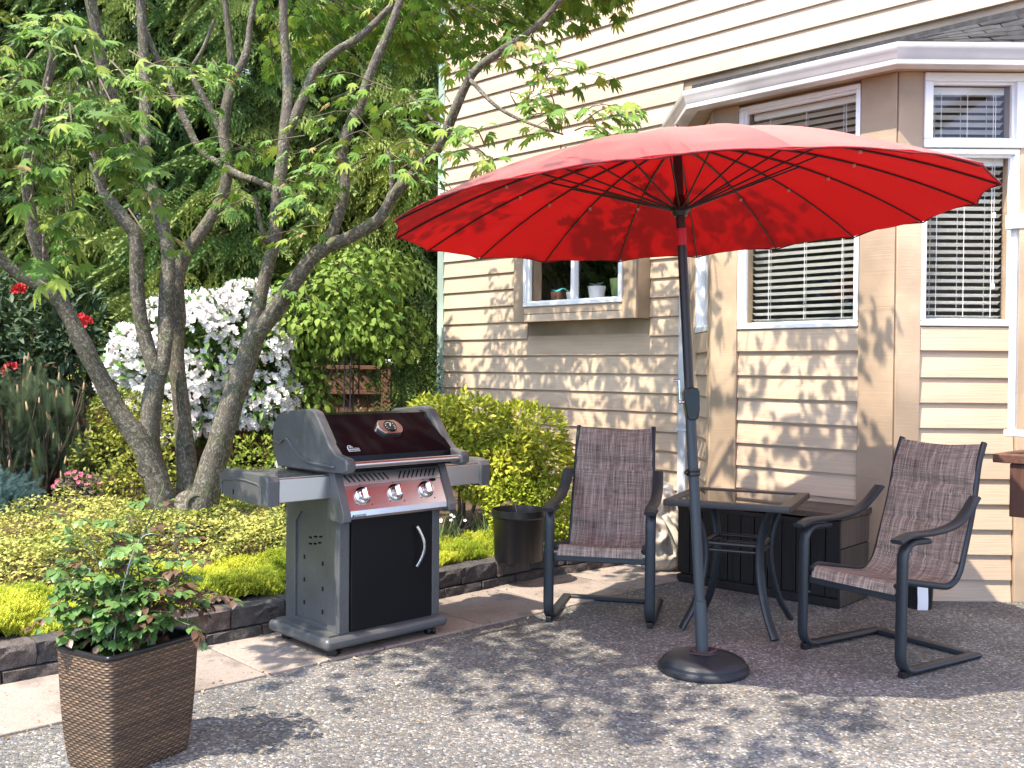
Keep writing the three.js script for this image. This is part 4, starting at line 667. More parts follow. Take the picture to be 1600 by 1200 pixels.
const STEMS = {
  S1: [[-2.247,0.394,-6.5,0.1087],[-2.384,0.816,-6.45,0.0995],[-2.539,1.066,-6.4,0.0782],[-2.666,1.393,-6.3,0.0729],[-2.774,1.633,-6.25,0.0683],[-2.84,1.809,-6.2,0.0638],[-2.896,2.035,-6.1,0.0588],[-2.903,2.254,-6.0,0.0502],[-2.877,2.56,-5.9,0.0417],[-2.678,2.883,-5.7,0.033],[-2.496,3.286,-5.5,0.0248]],
  S1b: [[-2.821,1.731,-6.22,0.06],[-2.928,1.844,-6.15,0.0554],[-3.041,1.917,-6.1,0.0471],[-3.203,2.117,-6.0,0.0386],[-3.393,2.535,-5.8,0.0298]],
  S2: [[-2.175,0.197,-6.55,0.1432],[-2.271,0.433,-6.52,0.1132],[-2.34,0.645,-6.5,0.0961],[-2.374,0.854,-6.5,0.0878],[-2.349,1.105,-6.5,0.0878],[-2.312,1.294,-6.5,0.0836]],
  S2a: [[-2.312,1.273,-6.5,0.0711],[-2.392,1.502,-6.5,0.0627],[-2.439,1.772,-6.48,0.0583],[-2.437,2.059,-6.45,0.0581],[-2.458,2.204,-6.45,0.0581],[-2.529,2.322,-6.42,0.0537],[-2.628,2.47,-6.4,0.0535],[-2.669,2.641,-6.38,0.0574],[-2.629,2.818,-6.35,0.0572],[-2.572,3.048,-6.3,0.0527],[-2.587,3.376,-6.2,0.0478],[-2.632,3.808,-6.1,0.0392]],
  S2b: [[-2.319,1.252,-6.52,0.0755],[-2.284,1.483,-6.55,0.0674],[-2.298,1.739,-6.6,0.0637],[-2.282,1.993,-6.6,0.0637],[-2.31,2.207,-6.62,0.0596],[-2.385,2.444,-6.65,0.0556],[-2.437,2.635,-6.65,0.0513],[-2.477,2.858,-6.7,0.0474],[-2.478,3.2,-6.7,0.0474],[-2.533,3.618,-6.8,0.0437],[-2.565,4.093,-6.8,0.035]],
  S2c: [[-2.441,2.614,-6.65,0.0428],[-2.516,2.751,-6.6,0.0382],[-2.582,2.97,-6.55,0.0337],[-2.629,3.185,-6.5,0.0293],[-2.72,3.4,-6.4,0.0206]],
  S3: [[-2.16,0.163,-6.62,0.1447],[-2.174,0.414,-6.66,0.1114],[-2.187,0.668,-6.7,0.0862],[-2.216,0.882,-6.72,0.0778],[-2.257,1.184,-6.75,0.0738],[-2.29,1.445,-6.78,0.0698],[-2.289,1.707,-6.8,0.07],[-2.3,1.927,-6.82,0.0658],[-2.258,2.106,-6.85,0.0573],[-2.149,2.277,-6.88,0.0575],[-2.046,2.458,-6.9,0.0577],[-1.989,2.621,-6.9,0.0532],[-1.994,2.842,-6.9,0.0488],[-2.014,3.001,-6.92,0.049],[-1.987,3.23,-6.95,0.0447],[-1.966,3.363,-6.95,0.0402],[-1.999,3.645,-7.0,0.0315],[-2.058,4.089,-7.0,0.0225]],
  S3b: [[-1.983,3.318,-6.95,0.0358],[-1.877,3.496,-6.95,0.0358],[-1.847,3.779,-7.0,0.027],[-1.768,4.18,-7.0,0.0225]],
  S3c: [[-1.551,2.506,-6.6,0.0255],[-1.713,2.594,-6.72,0.0303],[-1.878,2.661,-6.85,0.0352],[-2.019,2.736,-6.88,0.0354],[-2.171,2.854,-6.9,0.0355],[-2.269,3.038,-6.9,0.0355],[-2.349,3.213,-6.9,0.0311],[-2.469,3.476,-6.9,0.0266],[-2.557,3.695,-6.9,0.0222]],
  S3d: [[-2.009,2.934,-6.92,0.0356],[-2.092,3.105,-6.9,0.0311],[-2.183,3.275,-6.88,0.0265],[-2.219,3.384,-6.88,0.0221],[-2.131,3.529,-6.85,0.0176],[-2.057,3.725,-6.85,0.0132]],
  S4: [[-2.087,0.185,-6.5,0.1672],[-2.006,0.461,-6.48,0.1334],[-1.921,0.776,-6.47,0.1123],[-1.836,1.049,-6.46,0.1039],[-1.745,1.34,-6.46,0.0997],[-1.677,1.548,-6.45,0.0913]],
  S4a: [[-1.688,1.507,-6.46,0.0706],[-1.666,1.696,-6.5,0.0627],[-1.622,1.948,-6.52,0.0587],[-1.571,2.182,-6.55,0.059],[-1.563,2.418,-6.58,0.055],[-1.535,2.696,-6.6,0.0552],[-1.515,2.953,-6.62,0.0511],[-1.506,3.237,-6.65,0.047],[-1.544,3.549,-6.7,0.0431],[-1.564,4.06,-6.7,0.0345]],
  S4a2: [[-1.562,2.355,-6.58,0.0254],[-1.609,2.155,-6.5,0.0251],[-1.639,2.293,-6.45,0.0207],[-1.66,2.449,-6.4,0.0165]],
  S4a3: [[-1.515,2.869,-6.62,0.0426],[-1.42,3.11,-6.65,0.0428],[-1.338,3.329,-6.7,0.0431],[-1.21,3.458,-6.7,0.0388],[-1.026,3.575,-6.7,0.0345],[-0.706,3.897,-6.7,0.0259]],
  S4b: [[-1.685,1.519,-6.45,0.0788],[-1.546,1.691,-6.4,0.0741],[-1.394,1.894,-6.36,0.0695],[-1.272,2.046,-6.32,0.065],[-1.171,2.117,-6.3,0.0608]],
  S4b1: [[-1.201,2.086,-6.31,0.0528],[-1.119,2.278,-6.32,0.0488],[-1.073,2.482,-6.33,0.0488],[-1.09,2.729,-6.35,0.0449],[-1.052,2.873,-6.36,0.045],[-0.987,3.021,-6.38,0.0451],[-0.925,3.231,-6.4,0.0412],[-0.816,3.476,-6.4,0.037],[-0.675,3.864,-6.4,0.0288]],
  S4b2: [[-1.188,2.109,-6.3,0.0567],[-0.988,2.183,-6.24,0.0522],[-0.833,2.271,-6.18,0.0517],[-0.724,2.427,-6.12,0.0472],[-0.554,2.579,-6.05,0.0467],[-0.433,2.703,-5.98,0.0423],[-0.346,2.881,-5.9,0.0379],[-0.23,3.071,-5.8,0.0336],[-0.07,3.172,-5.72,0.0294],[0.127,3.271,-5.6,0.0252],[0.334,3.483,-5.5,0.0177]],
  S4b3: [[-0.748,2.382,-6.13,0.0237],[-0.745,2.541,-6.1,0.0196],[-0.774,2.688,-6.1,0.0157]],
  T1: [[-0.255,3.022,-5.8,0.0186],[-0.104,2.849,-5.7,0.0147],[0.06,2.74,-5.62,0.0108],[0.271,2.642,-5.5,0.0071]],
  T2: [[-0.393,2.761,-5.95,0.0153],[-0.274,2.663,-5.85,0.0113],[-0.121,2.55,-5.75,0.0074]],
  T3: [[-0.393,2.723,-5.95,0.0115],[-0.56,2.931,-6.1,0.0118],[-0.649,3.036,-6.2,0.008]],
};
const CLUSTERS = [
  [-2.1,2.65,-4.4,0.45,0.3,0.5,90],
  [-1.93,2.65,-4.6,0.35,0.25,0.5,50],
  [-1.97,2.27,-4.2,0.4,0.28,0.45,90],
  [-2.16,2.01,-4.3,0.28,0.25,0.3,30],
  [-1.84,2.37,-4.4,0.3,0.2,0.4,34],
  [-1.72,2.21,-4.3,0.22,0.12,0.2,14],
  [-1.86,1.73,-3.9,0.14,0.16,0.15,8],
  [-1.81,2.03,-4.8,0.12,0.12,0.15,5],
  [-2.24,2.42,-4.4,0.3,0.3,0.4,40],
  [-2.2,3.12,-6.0,0.4,0.25,0.4,45],
  [-2.06,3.32,-6.4,0.4,0.2,0.4,30],
  [-1.67,2.85,-6.3,0.3,0.15,0.3,24],
  [-1.52,2.44,-6.2,0.3,0.2,0.3,36],
  [-1.18,2.3,-6.1,0.25,0.2,0.3,30],
  [-1.36,2.71,-6.2,0.3,0.15,0.3,24],
  [-0.93,2.71,-6.0,0.3,0.2,0.3,34],
  [-0.69,2.77,-5.9,0.3,0.22,0.3,36],
  [-0.62,2.44,-6.0,0.2,0.2,0.2,24],
  [-0.83,3.12,-6.1,0.35,0.15,0.3,26],
  [-0.43,2.99,-5.9,0.25,0.2,0.3,26],
  [-1.54,1.97,-6.3,0.2,0.15,0.2,12],
  [-1.04,2.0,-6.2,0.2,0.12,0.2,10],
  [-0.15,2.56,-5.6,0.13,0.1,0.15,18],
  [-0.36,2.37,-5.8,0.12,0.1,0.15,12],
  [0.09,2.99,-5.5,0.2,0.14,0.2,24],
  [-0.01,2.78,-5.5,0.2,0.12,0.2,24],
  [0.2,2.76,-5.4,0.22,0.12,0.2,28],
  [0.4,2.66,-5.3,0.2,0.09,0.2,26],
  [0.27,2.58,-5.4,0.25,0.09,0.2,30],
  [0.53,2.65,-5.3,0.08,0.05,0.1,8],
  [-0.23,2.7,-5.6,0.1,0.08,0.1,8],
  [0.16,3.06,-5.4,0.2,0.1,0.2,16],
  [-0.16,3.23,-5.7,0.25,0.1,0.2,16]
];
{
  const o = thing('maple_tree', 'multi-stemmed maple with lichen-spotted grey trunks and lobed green leaves', 'tree');
  const r = rng(5);
  const trunk = grp('trunk', o);
  for (const [k, pts] of Object.entries(STEMS)) {
    const big = pts[0][3] > 0.03, name = big && /^S\d$/.test(k) ? 'main_stem' : pts[0][3] > 0.012 ? 'limb' : 'twig';
    let L = 0; for (let i = 1; i < pts.length; i++) L += V(...pts[i]).distanceTo(V(...pts[i - 1]));
    obj(name, taper(pts, pts.map((p) => p[3] * 0.74), Math.max(14, Math.round(L / 0.045)), big ? 16 : 10, 0.16), M.bark, trunk);
  }
  // swollen foot, pruning scars
  const foot = new THREE.SphereGeometry(1, 40, 24), fp = foot.attributes.position; for (let i = 0; i < fp.count; i++) { const x = fp.getX(i), y = fp.getY(i), z = fp.getZ(i), k = 1 + 0.12 * noise3(x * 3, y * 2, z * 3, 9) + 0.05 * noise3(x * 8, y * 8, z * 8, 10) + (y < 0 ? -y * 0.35 : 0); fp.setXYZ(i, x * 0.165 * k, y * 0.26, z * 0.155 * k); } foot.computeVertexNormals();
  const ft = obj('root_flare', boxUV(foot), M.bark, trunk); ft.position.set(-2.13, 0.27, -6.55);
  for (const [x, y, z, s, ry] of [[-2.365, 0.68, -6.405, 0.04, -0.15], [-2.02, 0.46, -6.385, 0.058, 0.2], [-2.15, 0.80, -6.64, 0.026, 0.4]]) { const q = obj('knot', lathe([[1.25, -0.5], [1.15, 0.12], [0.95, 0.22], [0.72, 0.1], [0.5, -0.1], [0, -0.16]], 18).rotateX(PI / 2).scale(s, s * 1.1, s), M.bark, trunk); q.position.set(x, y, z); q.rotation.set(0.1, ry, 0); }
  // leaf clouds: those in view, then the crown above the frame that shades the wall and patio
  const clouds = CLUSTERS.map(([x, y, z, a, b, c, n]) => [x, y, z, a, b, c, Math.round(n * (x < -1.5 && z > -5 ? 1.35 : 0.95)), 1]);
  const crown = (x, y, z, rx, ry, rz, n) => clouds.push([x, y, z, rx, ry, rz, n, 0]);
  for (const a of CROWN) crown(...a);
  const geos = [0, 1, 2, 3].map((k) => mapleLeaf(1, 0.35 + 0.2 * k, r)), list = [], tw = [];
  const tips = Object.values(STEMS).flatMap((p) => p.slice(Math.floor(p.length / 2)).map((q) => V(q[0], q[1], q[2])));
  for (const [x, y, z, rx, ry, rz, n, near] of clouds) {
    const sprays = Math.max(1, Math.round(n / 9)), c = V(x, y, z), home = tips.reduce((a, b) => b.distanceTo(c) < a.distanceTo(c) ? b : a);
    for (let s = 0; s < sprays; s++) {
      const d = rdir(r).multiplyScalar(Math.cbrt(r())), p = V(x + d.x * rx, y + d.y * ry, z + d.z * rz), out = V(p.x - home.x, 0, p.z - home.z); if (out.lengthSq() < 0.01) out.set(r() - 0.5, 0, r() - 0.5); out.normalize();
      const len = rr(0.18, 0.34, r), end = p.clone().addScaledVector(out, len).add(V(0, -0.08, 0)), st = p.clone().add(home.clone().sub(p).multiplyScalar(near ? 0.5 : 0.25).clampLength(0, 0.3));
      tw.push(taper([st, p, end], [0.005, 0.0035, 0.0015], 6, 5));
      const side = V(-out.z, 0, out.x), m = Math.round(n / sprays);
      for (let k = 0; k < m; k++) {
        const t = (k + 0.6) / m, q = st.clone().lerp(p, 0.6).lerp(end, t), sd = (k & 1 ? 1 : -1), dir = out.clone().multiplyScalar(0.5 + t).addScaledVector(side, sd * (1.1 - 0.6 * t)).add(V(rr(-0.2, 0.2, r), rr(-0.75, -0.1, r), rr(-0.2, 0.2, r))).normalize();
        q.addScaledVector(dir, 0.05).add(V(rr(-0.05, 0.05, r), rr(-0.03, 0.04, r), rr(-0.05, 0.05, r)));
        const nn = V(rr(-0.5, 0.5, r), 1, rr(-0.5, 0.5, r));
        list.push([aim(q, dir, nn, rr(0.075, 0.135, r)), q, Math.floor(r() * 4), r() < 0.02 ? 4 : Math.floor(Math.min(3.99, Math.pow(r(), 1.3) * 4)), near]);
      }
    }
  }
  obj('twigs', tw, M.twig, o).userData.kind = 'stuff';
  const seen = list.filter(([, q, , , near]) => near && Math.abs(q.x / q.z) < 0.52 && (q.y - 1.35) / -q.z < 0.36).sort((a, b) => b[1].z - a[1].z), pick = new Set(seen.slice(0, 300));
  for (const e of pick) { const m = obj('leaf', geos[e[2]], M.maple[e[3]], o); m.matrix.copy(e[0]); m.matrix.decompose(m.position, m.quaternion, m.scale); }
  const rest = list.filter((e) => !pick.has(e)), mc = [[0.13, 0.25, 0.035], [0.17, 0.29, 0.04], [0.10, 0.20, 0.035], [0.25, 0.33, 0.05], [0.34, 0.26, 0.10]];
  const mm = leafMat([1, 1, 1], { transmission: 0.42, roughness: 0.8 });
  for (let g = 0; g < 4; g++) { const l = rest.filter((e) => e[2] === g); many('crown', geos[g], mm, l.map((e) => e[0]), o, l.map((e) => lin(...mc[e[3]]))); }
}
// ---------------------------------------------------------------- shrubs and trees
{ // western cedars behind the fence: drooping flat sprays
  const r = rng(21), P = [], I = [];
  const tri = (a, b, c) => { const k = P.length / 3; P.push(...a, ...b, ...c); I.push(k, k + 1, k + 2); };
  for (let i = 0; i < 15; i++) { // side branchlets along an arching stem, each a fern-like hanging fan
    const t = (i + 1) / 15, s = i & 1 ? 1 : -1, x0 = 0, y0 = -0.34 * t * t, z0 = t * 0.62, l = 0.24 * (1 - 0.45 * t) * (0.8 + 0.4 * r());
    for (let j = 0; j < 7; j++) {
      const u = j / 6, bx_ = s * l * u * 0.8, by = y0 - l * 0.75 * u * u - 0.03 * u, bz = z0 + l * 0.45 * u, w = 0.027, q = 0.085 * (1 - 0.45 * u), e = j & 1 ? 1 : -1;
      tri([bx_, by, bz - w], [bx_ + s * w, by - 0.004, bz + w * 0.5], [bx_ + s * q * 0.5 + e * 0.02, by - q * 0.85, bz + e * q * 0.45 + q * 0.25]);
      tri([bx_, by, bz], [bx_ + s * w, by, bz + w], [bx_ + s * q * 0.8, by - q * 0.5, bz - e * q * 0.5]);
    }
  }
  const spray = geo(P, I), tm = leafMat([1, 1, 1], { transmission: 0.2, roughness: 0.7 });
  const trees = [[-9.2, -12.2, 1.7, 9.5, 'leftmost tall cedar with drooping sprays behind the garden fence'], [-6.9, -11.9, 1.5, 9, 'cedar with drooping sprays rising behind the red rhododendron'], [-4.9, -12.3, 1.6, 10, 'cedar with yellowish drooping sprays behind the maple stems'], [-3.0, -12.0, 1.5, 9.5, 'cedar with drooping sprays behind the white rhododendron'], [-1.3, -12.1, 1.4, 9.5, 'cedar with drooping sprays behind the garden arch'], [0.4, -12.6, 1.5, 9, 'rightmost cedar half hidden by the house corner'], [-8.2, -9.0, 1.4, 8, 'cedar left outside the picture beside the fence end, mirrored in the window box'], [-8.6, -6.4, 1.5, 8, 'cedar left outside the picture beyond the pine, mirrored in the windows'], [-8.6, -3.6, 1.5, 8, 'cedar left outside the picture nearest the viewer, mirrored in the windows']];
  trees.forEach(([x, z, rad, h, label], ti) => {
    const o = thing('cedar_tree', label, 'tree', [x, 0, z], 0, 'cedars behind the fence'), m = [], c = [];
    obj('trunk', taper([[0, -0.1, 0], [0.05, h * 0.4, 0.03], [0, h, 0]], [0.24, 0.2, 0.04], 16, 10, 0.1), M.darkBark, o);
    for (let i = 0; i < 3300; i++) {
      const y = 0.9 + (h - 0.9) * Math.pow(r(), 1.25), a = r() * 2 * PI, k = 1 - Math.pow(y / h, 1.6), lump = 1 + 0.5 * noise3(Math.cos(a) * 2.2 + ti * 5, y * 1.5, Math.sin(a) * 2.2, 7), q = rad * k * lump * (r() < 0.3 ? 0.35 + 0.5 * r() : 0.8 + 0.2 * r());
      const d = V(Math.cos(a), 0, Math.sin(a)), p = V(d.x * q, y, d.z * q), s = rr(0.6, 1.2, r), cl = noise3((p.x + x) * 1.5, p.y * 2.1, (p.z + z) * 1.5, 19); if (cl < -0.45) continue;
      m.push(aim(p, d.clone().add(V(rr(-0.5, 0.5, r), rr(-0.35, 0.25, r), rr(-0.5, 0.5, r))), V(0, 1, 0).addScaledVector(d, 0.3), s));
      const v = clamp(0.35 + 0.8 * cl + 0.3 * noise3(p.x * 1.6 + ti, p.y * 1.6, p.z * 1.6, 13) + 0.5 * (r() - 0.5)); c.push(tint([0.10, 0.185, 0.055], [0.40, 0.46, 0.13], v));
    }
    many('foliage', spray, tm, m, o, c);
    const tips = []; for (let i = 0; i < 26; i++) { const y = 1 + i * 0.3, a = i * 2.4; tips.push(taper([[0, y, 0], [Math.cos(a) * rad * 0.5, y + 0.1, Math.sin(a) * rad * 0.5], [Math.cos(a) * rad * 0.9, y - 0.25, Math.sin(a) * rad * 0.9]], [0.03, 0.018, 0.006], 6, 5)); } obj('branches', tips, M.darkBark, o).userData.kind = 'stuff';
  });
}
{ // rhododendrons: white one in full bloom, dark one with a few red trusses
  const r = rng(31), lf = leaf(0.11, 0.038, 0.3, 0.15);
  const petal = leaf(0.034, 0.028, -0.25, -0.35);
  const truss = [0, 1, 2].map(() => { const gs = []; for (let i = 0; i < 13; i++) { const d = rdir(r); d.y = Math.abs(d.y) * 0.9 + 0.05; d.normalize(); const c = d.clone().multiplyScalar(0.045), u = V(d.z, 0.1, -d.x).cross(d).normalize(), w = d.clone().cross(u); for (let k = 0; k < 5; k++) { const a = k / 5 * 2 * PI + i, dir = u.clone().multiplyScalar(Math.cos(a)).addScaledVector(w, Math.sin(a)).addScaledVector(d, 0.55); gs.push(petal.clone().applyMatrix4(aim(c, dir, d, rr(0.9, 1.15, r)))); } } return mergeGeometries(gs); });
  const bloom = (name, label, lobes, nLeaf, cols, nTruss, fm, spots, base) => {
    const o = thing(name, label, 'shrub'), [m, c] = leafBody(lobes, nLeaf, r, { cols, inside: 0.3, bump: 0.15, up: 0.7, freq: 3 });
    many('foliage', lf, leafMat([1, 1, 1], { transmission: 0.15, roughness: 0.45 }), m, o, c);
    stemsFor(o, base, lobes.flatMap((l) => [V(l[0], l[1], l[2]), V(l[0] + 0.3 * l[3], l[1] + 0.3 * l[4], l[2] + l[5] * 0.4)]), r, 0.022);
    const list = spots ?? []; let guard = 0;
    while (list.length < nTruss && guard++ < 20000) { const L = lobes[Math.floor(r() * lobes.length)], d = rdir(r); if (d.z < -0.25 || (d.y < -0.7)) continue; const kk = 0.98 + 0.22 * noise3(d.x * 2.6 + L[0] * 3, d.y * 2.6, d.z * 2.6, 77), p = V(L[0] + d.x * L[3] * kk, L[1] + d.y * L[4] * kk, L[2] + d.z * L[5] * kk); if (lobes.some((q) => q !== L && ((p.x - q[0]) / q[3]) ** 2 + ((p.y - q[1]) / q[4]) ** 2 + ((p.z - q[2]) / q[5]) ** 2 < 0.92)) continue; if (list.some((q) => q[0].distanceTo(p) < 0.073)) continue; list.push([p, d]); }
    list.forEach(([p, d], i) => { const q = obj('flower_truss', truss[i % 3], fm[i % fm.length], o); aim(p, V(rr(-1, 1, r), 0, rr(-1, 1, r)), d.clone().add(V(0, 0.5, 0.1)), rr(1.05, 1.4, r)).decompose(q.position, q.quaternion, q.scale); });
    return o;
  };
  const wf = [[0.90, 0.89, 0.87], [0.91, 0.90, 0.88], [0.89, 0.85, 0.84]].map((c) => mat(c, { roughness: 0.8, transmission: 0.25, thickness: 0 })), rf = [[0.55, 0.015, 0.02], [0.42, 0.01, 0.02]].map((c) => mat(c, { roughness: 0.7, transmission: 0.25, thickness: 0 }));
  bloom('white_rhododendron', 'big rhododendron covered in white flower trusses behind the maple stems', [[-2.75, 1.45, -8.85, 0.62, 0.55, 0.5], [-3.22, 1.28, -8.8, 0.36, 0.4, 0.38], [-2.3, 1.5, -8.95, 0.32, 0.46, 0.38], [-2.85, 0.98, -8.7, 0.5, 0.3, 0.38], [-2.4, 1.8, -8.95, 0.28, 0.27, 0.28], [-2.2, 1.05, -8.85, 0.26, 0.3, 0.28]], 3600, [[0.035, 0.08, 0.02], [0.13, 0.24, 0.05]], 240, wf, null, V(-2.7, 0.2, -8.9));
  const o = bloom('red_rhododendron', 'dark-leaved rhododendron with a few red blooms at the far left', [[-4.6, 1.5, -9.3, 0.75, 0.6, 0.5], [-5.3, 1.7, -9.4, 0.6, 0.7, 0.5], [-4.15, 1.6, -9.35, 0.42, 0.5, 0.4]], 3200, [[0.025, 0.055, 0.03], [0.09, 0.14, 0.07]], 0, rf, [[-4.35, 2.0, -8.8], [-4.38, 1.29, -8.72], [-3.82, 1.72, -8.85], [-4.9, 1.5, -8.8]].map((q) => [V(...q), V(0.1, 0.6, 0.7)]), V(-4.6, 0.2, -9.4));
}
{ // shrubs with small leaves
  const r = rng(41), small = leaf(0.036, 0.02, 0.3, 0.1), mid = leaf(0.05, 0.026, 0.3, 0.15), vine = leaf(0.085, 0.05, 0.2, 0.35), tiny = leaf(0.022, 0.014, 0.3, 0.1);
  const bush = (name, label, cat, lobes, n, g, cols, opt = {}) => { const o = thing(name, label, cat, [0, 0, 0], 0, opt.group), [m, c] = leafBody(lobes, n, r, { cols, ...opt }); many('foliage', g, M.leafW, m, o, c); if (opt.base) stemsFor(o, V(...opt.base), opt.tips ? opt.tips.map((t) => V(...t)) : lobes.map((l) => V(l[0], l[1], l[2])), r, opt.rad ?? 0.01); return o; };
  const gold = [[0.17, 0.25, 0.025], [0.50, 0.50, 0.05], [0.62, 0.57, 0.13]];
  bush('golden_shrub', 'rounded yellow-green shrub on bare dark stems right of the barbecue', 'shrub', [[-0.30, 0.86, -7.0, 0.36, 0.3, 0.34], [0.05, 0.80, -7.0, 0.34, 0.29, 0.33], [-0.55, 0.92, -7.15, 0.24, 0.24, 0.26], [0.16, 0.66, -6.9, 0.24, 0.22, 0.24], [-0.12, 0.64, -6.85, 0.32, 0.2, 0.26], [-0.45, 0.74, -7.0, 0.24, 0.22, 0.26]], 11500, leaf(0.048, 0.022, 0.35, 0.1), gold, { bump: 0.28, freq: 7, inside: 0.2, up: 0.6, base: [-0.32, 0.18, -7.05], tips: [[-0.6, 0.75, -7.1], [-0.5, 0.6, -6.95], [-0.38, 0.65, -7.1], [-0.28, 0.6, -6.95], [-0.15, 0.6, -7.05], [0.0, 0.62, -7.0], [0.15, 0.6, -7.0], [-0.42, 0.7, -7.1], [-0.22, 0.65, -6.9]], rad: 0.015 });
  bush('low_golden_shrub', 'low lime-yellow shrub behind the empty black pot', 'shrub', [[0.02, 0.44, -6.66, 0.19, 0.19, 0.18], [0.24, 0.44, -6.72, 0.2, 0.17, 0.18], [0.36, 0.30, -6.72, 0.16, 0.17, 0.16]], 5000, tiny, [[0.24, 0.34, 0.02], [0.52, 0.56, 0.05]], { bump: 0.2, freq: 9, up: 0.6, base: [0.18, 0.15, -6.72] });
  bush('green_shrub', 'bright green shrub showing left of the barbecue lid', 'shrub', [[-1.95, 0.52, -7.7, 0.42, 0.26, 0.35], [-1.55, 0.60, -7.9, 0.35, 0.26, 0.3], [-2.25, 0.42, -7.6, 0.25, 0.2, 0.25]], 3200, small, [[0.10, 0.19, 0.025], [0.30, 0.35, 0.04]], { base: [-1.9, 0.2, -7.7] });
  bush('layered_shrub', 'yellow-green layered shrub between the pine and the maple', 'shrub', [[-3.1, 0.62, -7.75, 0.38, 0.2, 0.3], [-2.85, 0.85, -7.85, 0.3, 0.18, 0.28], [-3.15, 0.98, -8.0, 0.28, 0.2, 0.25], [-2.75, 0.5, -7.5, 0.32, 0.18, 0.3]], 3600, small, [[0.10, 0.15, 0.02], [0.36, 0.36, 0.05]], { base: [-3.0, 0.2, -7.8], bump: 0.3 });
  const az = bush('pink_azalea', 'tiny grey-green azalea with pink flowers beside the golden ground cover', 'shrub', [[-3.2, 0.43, -7.35, 0.17, 0.12, 0.14]], 700, tiny, [[0.13, 0.12, 0.07], [0.26, 0.24, 0.17]], { base: [-3.2, 0.25, -7.35] });
  { const pm = mat([0.55, 0.10, 0.18], { roughness: 0.7, transmission: 0.2, thickness: 0 }), fl = mergeGeometries([0, 1, 2, 3, 4].map((k) => leaf(0.022, 0.02, -0.2, -0.2).applyMatrix4(aim(V(0, 0, 0), V(Math.cos(k * 1.257), 0.5, Math.sin(k * 1.257)), V(0, 1, 0))))); for (let k = 0; k < 13; k++) { const q = obj('blossom', fl, pm, az), d = rdir(r); d.y = Math.abs(d.y); d.z = Math.abs(d.z); q.position.set(-3.2 + d.x * 0.18, 0.42 + d.y * 0.14, -7.35 + d.z * 0.15); q.rotation.set(rr(0.3, 1.2, r), r() * 6, 0); } }
  const col = bush('columnar_yew', 'dense upright evergreen column beside the house corner', 'shrub', [[-0.88, 1.0, -9.25, 0.22, 1.12, 0.2], [-1.08, 0.85, -9.3, 0.2, 0.95, 0.2], [-1.2, 0.72, -9.4, 0.18, 0.7, 0.2]], 6500, tiny, [[0.035, 0.075, 0.025], [0.13, 0.20, 0.06]], { bump: 0.12, up: 0.9, freq: 6, inside: 0.25, base: [-0.95, 0.1, -9.3], size: [1, 1.6] });
  const cl = bush('climber', 'bright green climbing vine heaped over the metal arch', 'climber', [[-1.6, 2.02, -9.05, 0.6, 0.36, 0.42], [-1.2, 1.72, -9.0, 0.36, 0.3, 0.36], [-2.05, 1.75, -9.05, 0.3, 0.42, 0.36], [-1.95, 1.2, -9.0, 0.26, 0.55, 0.26], [-1.65, 1.72, -8.85, 0.45, 0.22, 0.28], [-1.3, 2.2, -9.1, 0.4, 0.24, 0.3], [-1.78, 1.0, -9.05, 0.18, 0.6, 0.2]], 4200, vine, [[0.10, 0.20, 0.025], [0.27, 0.36, 0.06]], { bump: 0.3, freq: 3, droop: 0.8, size: [0.6, 1.1], inside: 0.35 });
  for (let k = 0; k < 7; k++) obj('vine_stem', taper([[-1.96 + 0.04 * k, 0.2, -9.0], [-1.98 + 0.05 * k, 1.0, -8.98], [-1.8 + 0.08 * k, 1.9, -9.0]], [0.01, 0.008, 0.004], 12, 5), M.twig, cl);
  // pine: upright shoots, each a part with its candle
  const needles = (() => { const P = [], I = []; for (let k = 0; k < 150; k++) { const t = k / 150, a = k * 2.4, b = V(Math.cos(a), 0.45 + 0.8 * t, Math.sin(a)).normalize(), y = t * 0.24, l = (0.058 + 0.02 * r()) * (1 - 0.3 * t), w = 0.0016, s = V(-Math.sin(a), 0, Math.cos(a)), q = P.length / 3; P.push(s.x * w, y, s.z * w, -s.x * w, y, -s.z * w, b.x * l, y + b.y * l, b.z * l); I.push(q, q + 1, q + 2); } return geo(P, I); })();
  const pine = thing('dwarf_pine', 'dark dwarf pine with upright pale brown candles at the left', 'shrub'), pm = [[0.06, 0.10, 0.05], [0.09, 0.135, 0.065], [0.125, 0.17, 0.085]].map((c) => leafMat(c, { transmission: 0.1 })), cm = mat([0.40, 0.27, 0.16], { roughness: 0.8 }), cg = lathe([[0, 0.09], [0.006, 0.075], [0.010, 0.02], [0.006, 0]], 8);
  for (let k = 0; k < 170; k++) { const x = -4.15 + 0.9 * r(), z = -8.15 + 0.75 * r(), edge = 1 - ((x + 3.72) / 0.5) ** 2 * 0.6, y = 0.28 + r() * 0.92 * clamp(edge, 0.1, 1); const s = obj('shoot', needles, pm[Math.floor(r() * 3)], pine); s.position.set(x, y, z); s.rotation.set(rr(-0.3, 0.3, r), r() * 6, rr(-0.3, 0.3, r)); const f = rr(0.7, 1.05, r); s.scale.set(f, f, f); if (r() < 0.45) { const c = obj('candle', cg, cm, s); c.position.y = 0.24; c.scale.set(0.95, 0.8, 0.95); } }
  const pb = []; for (let k = 0; k < 24; k++) { const a = V(-3.72, 0.2, -7.8), b = V(-4.1 + 0.8 * r(), 0.8 + 0.4 * r(), -8.1 + 0.65 * r()); pb.push(taper([a, a.clone().lerp(b, 0.5).add(V(rr(-0.1, 0.1, r), -0.1, 0)), b], [0.02, 0.012, 0.006], 8, 5)); } obj('branches', pb, M.darkBark, pine).userData.kind = 'stuff';
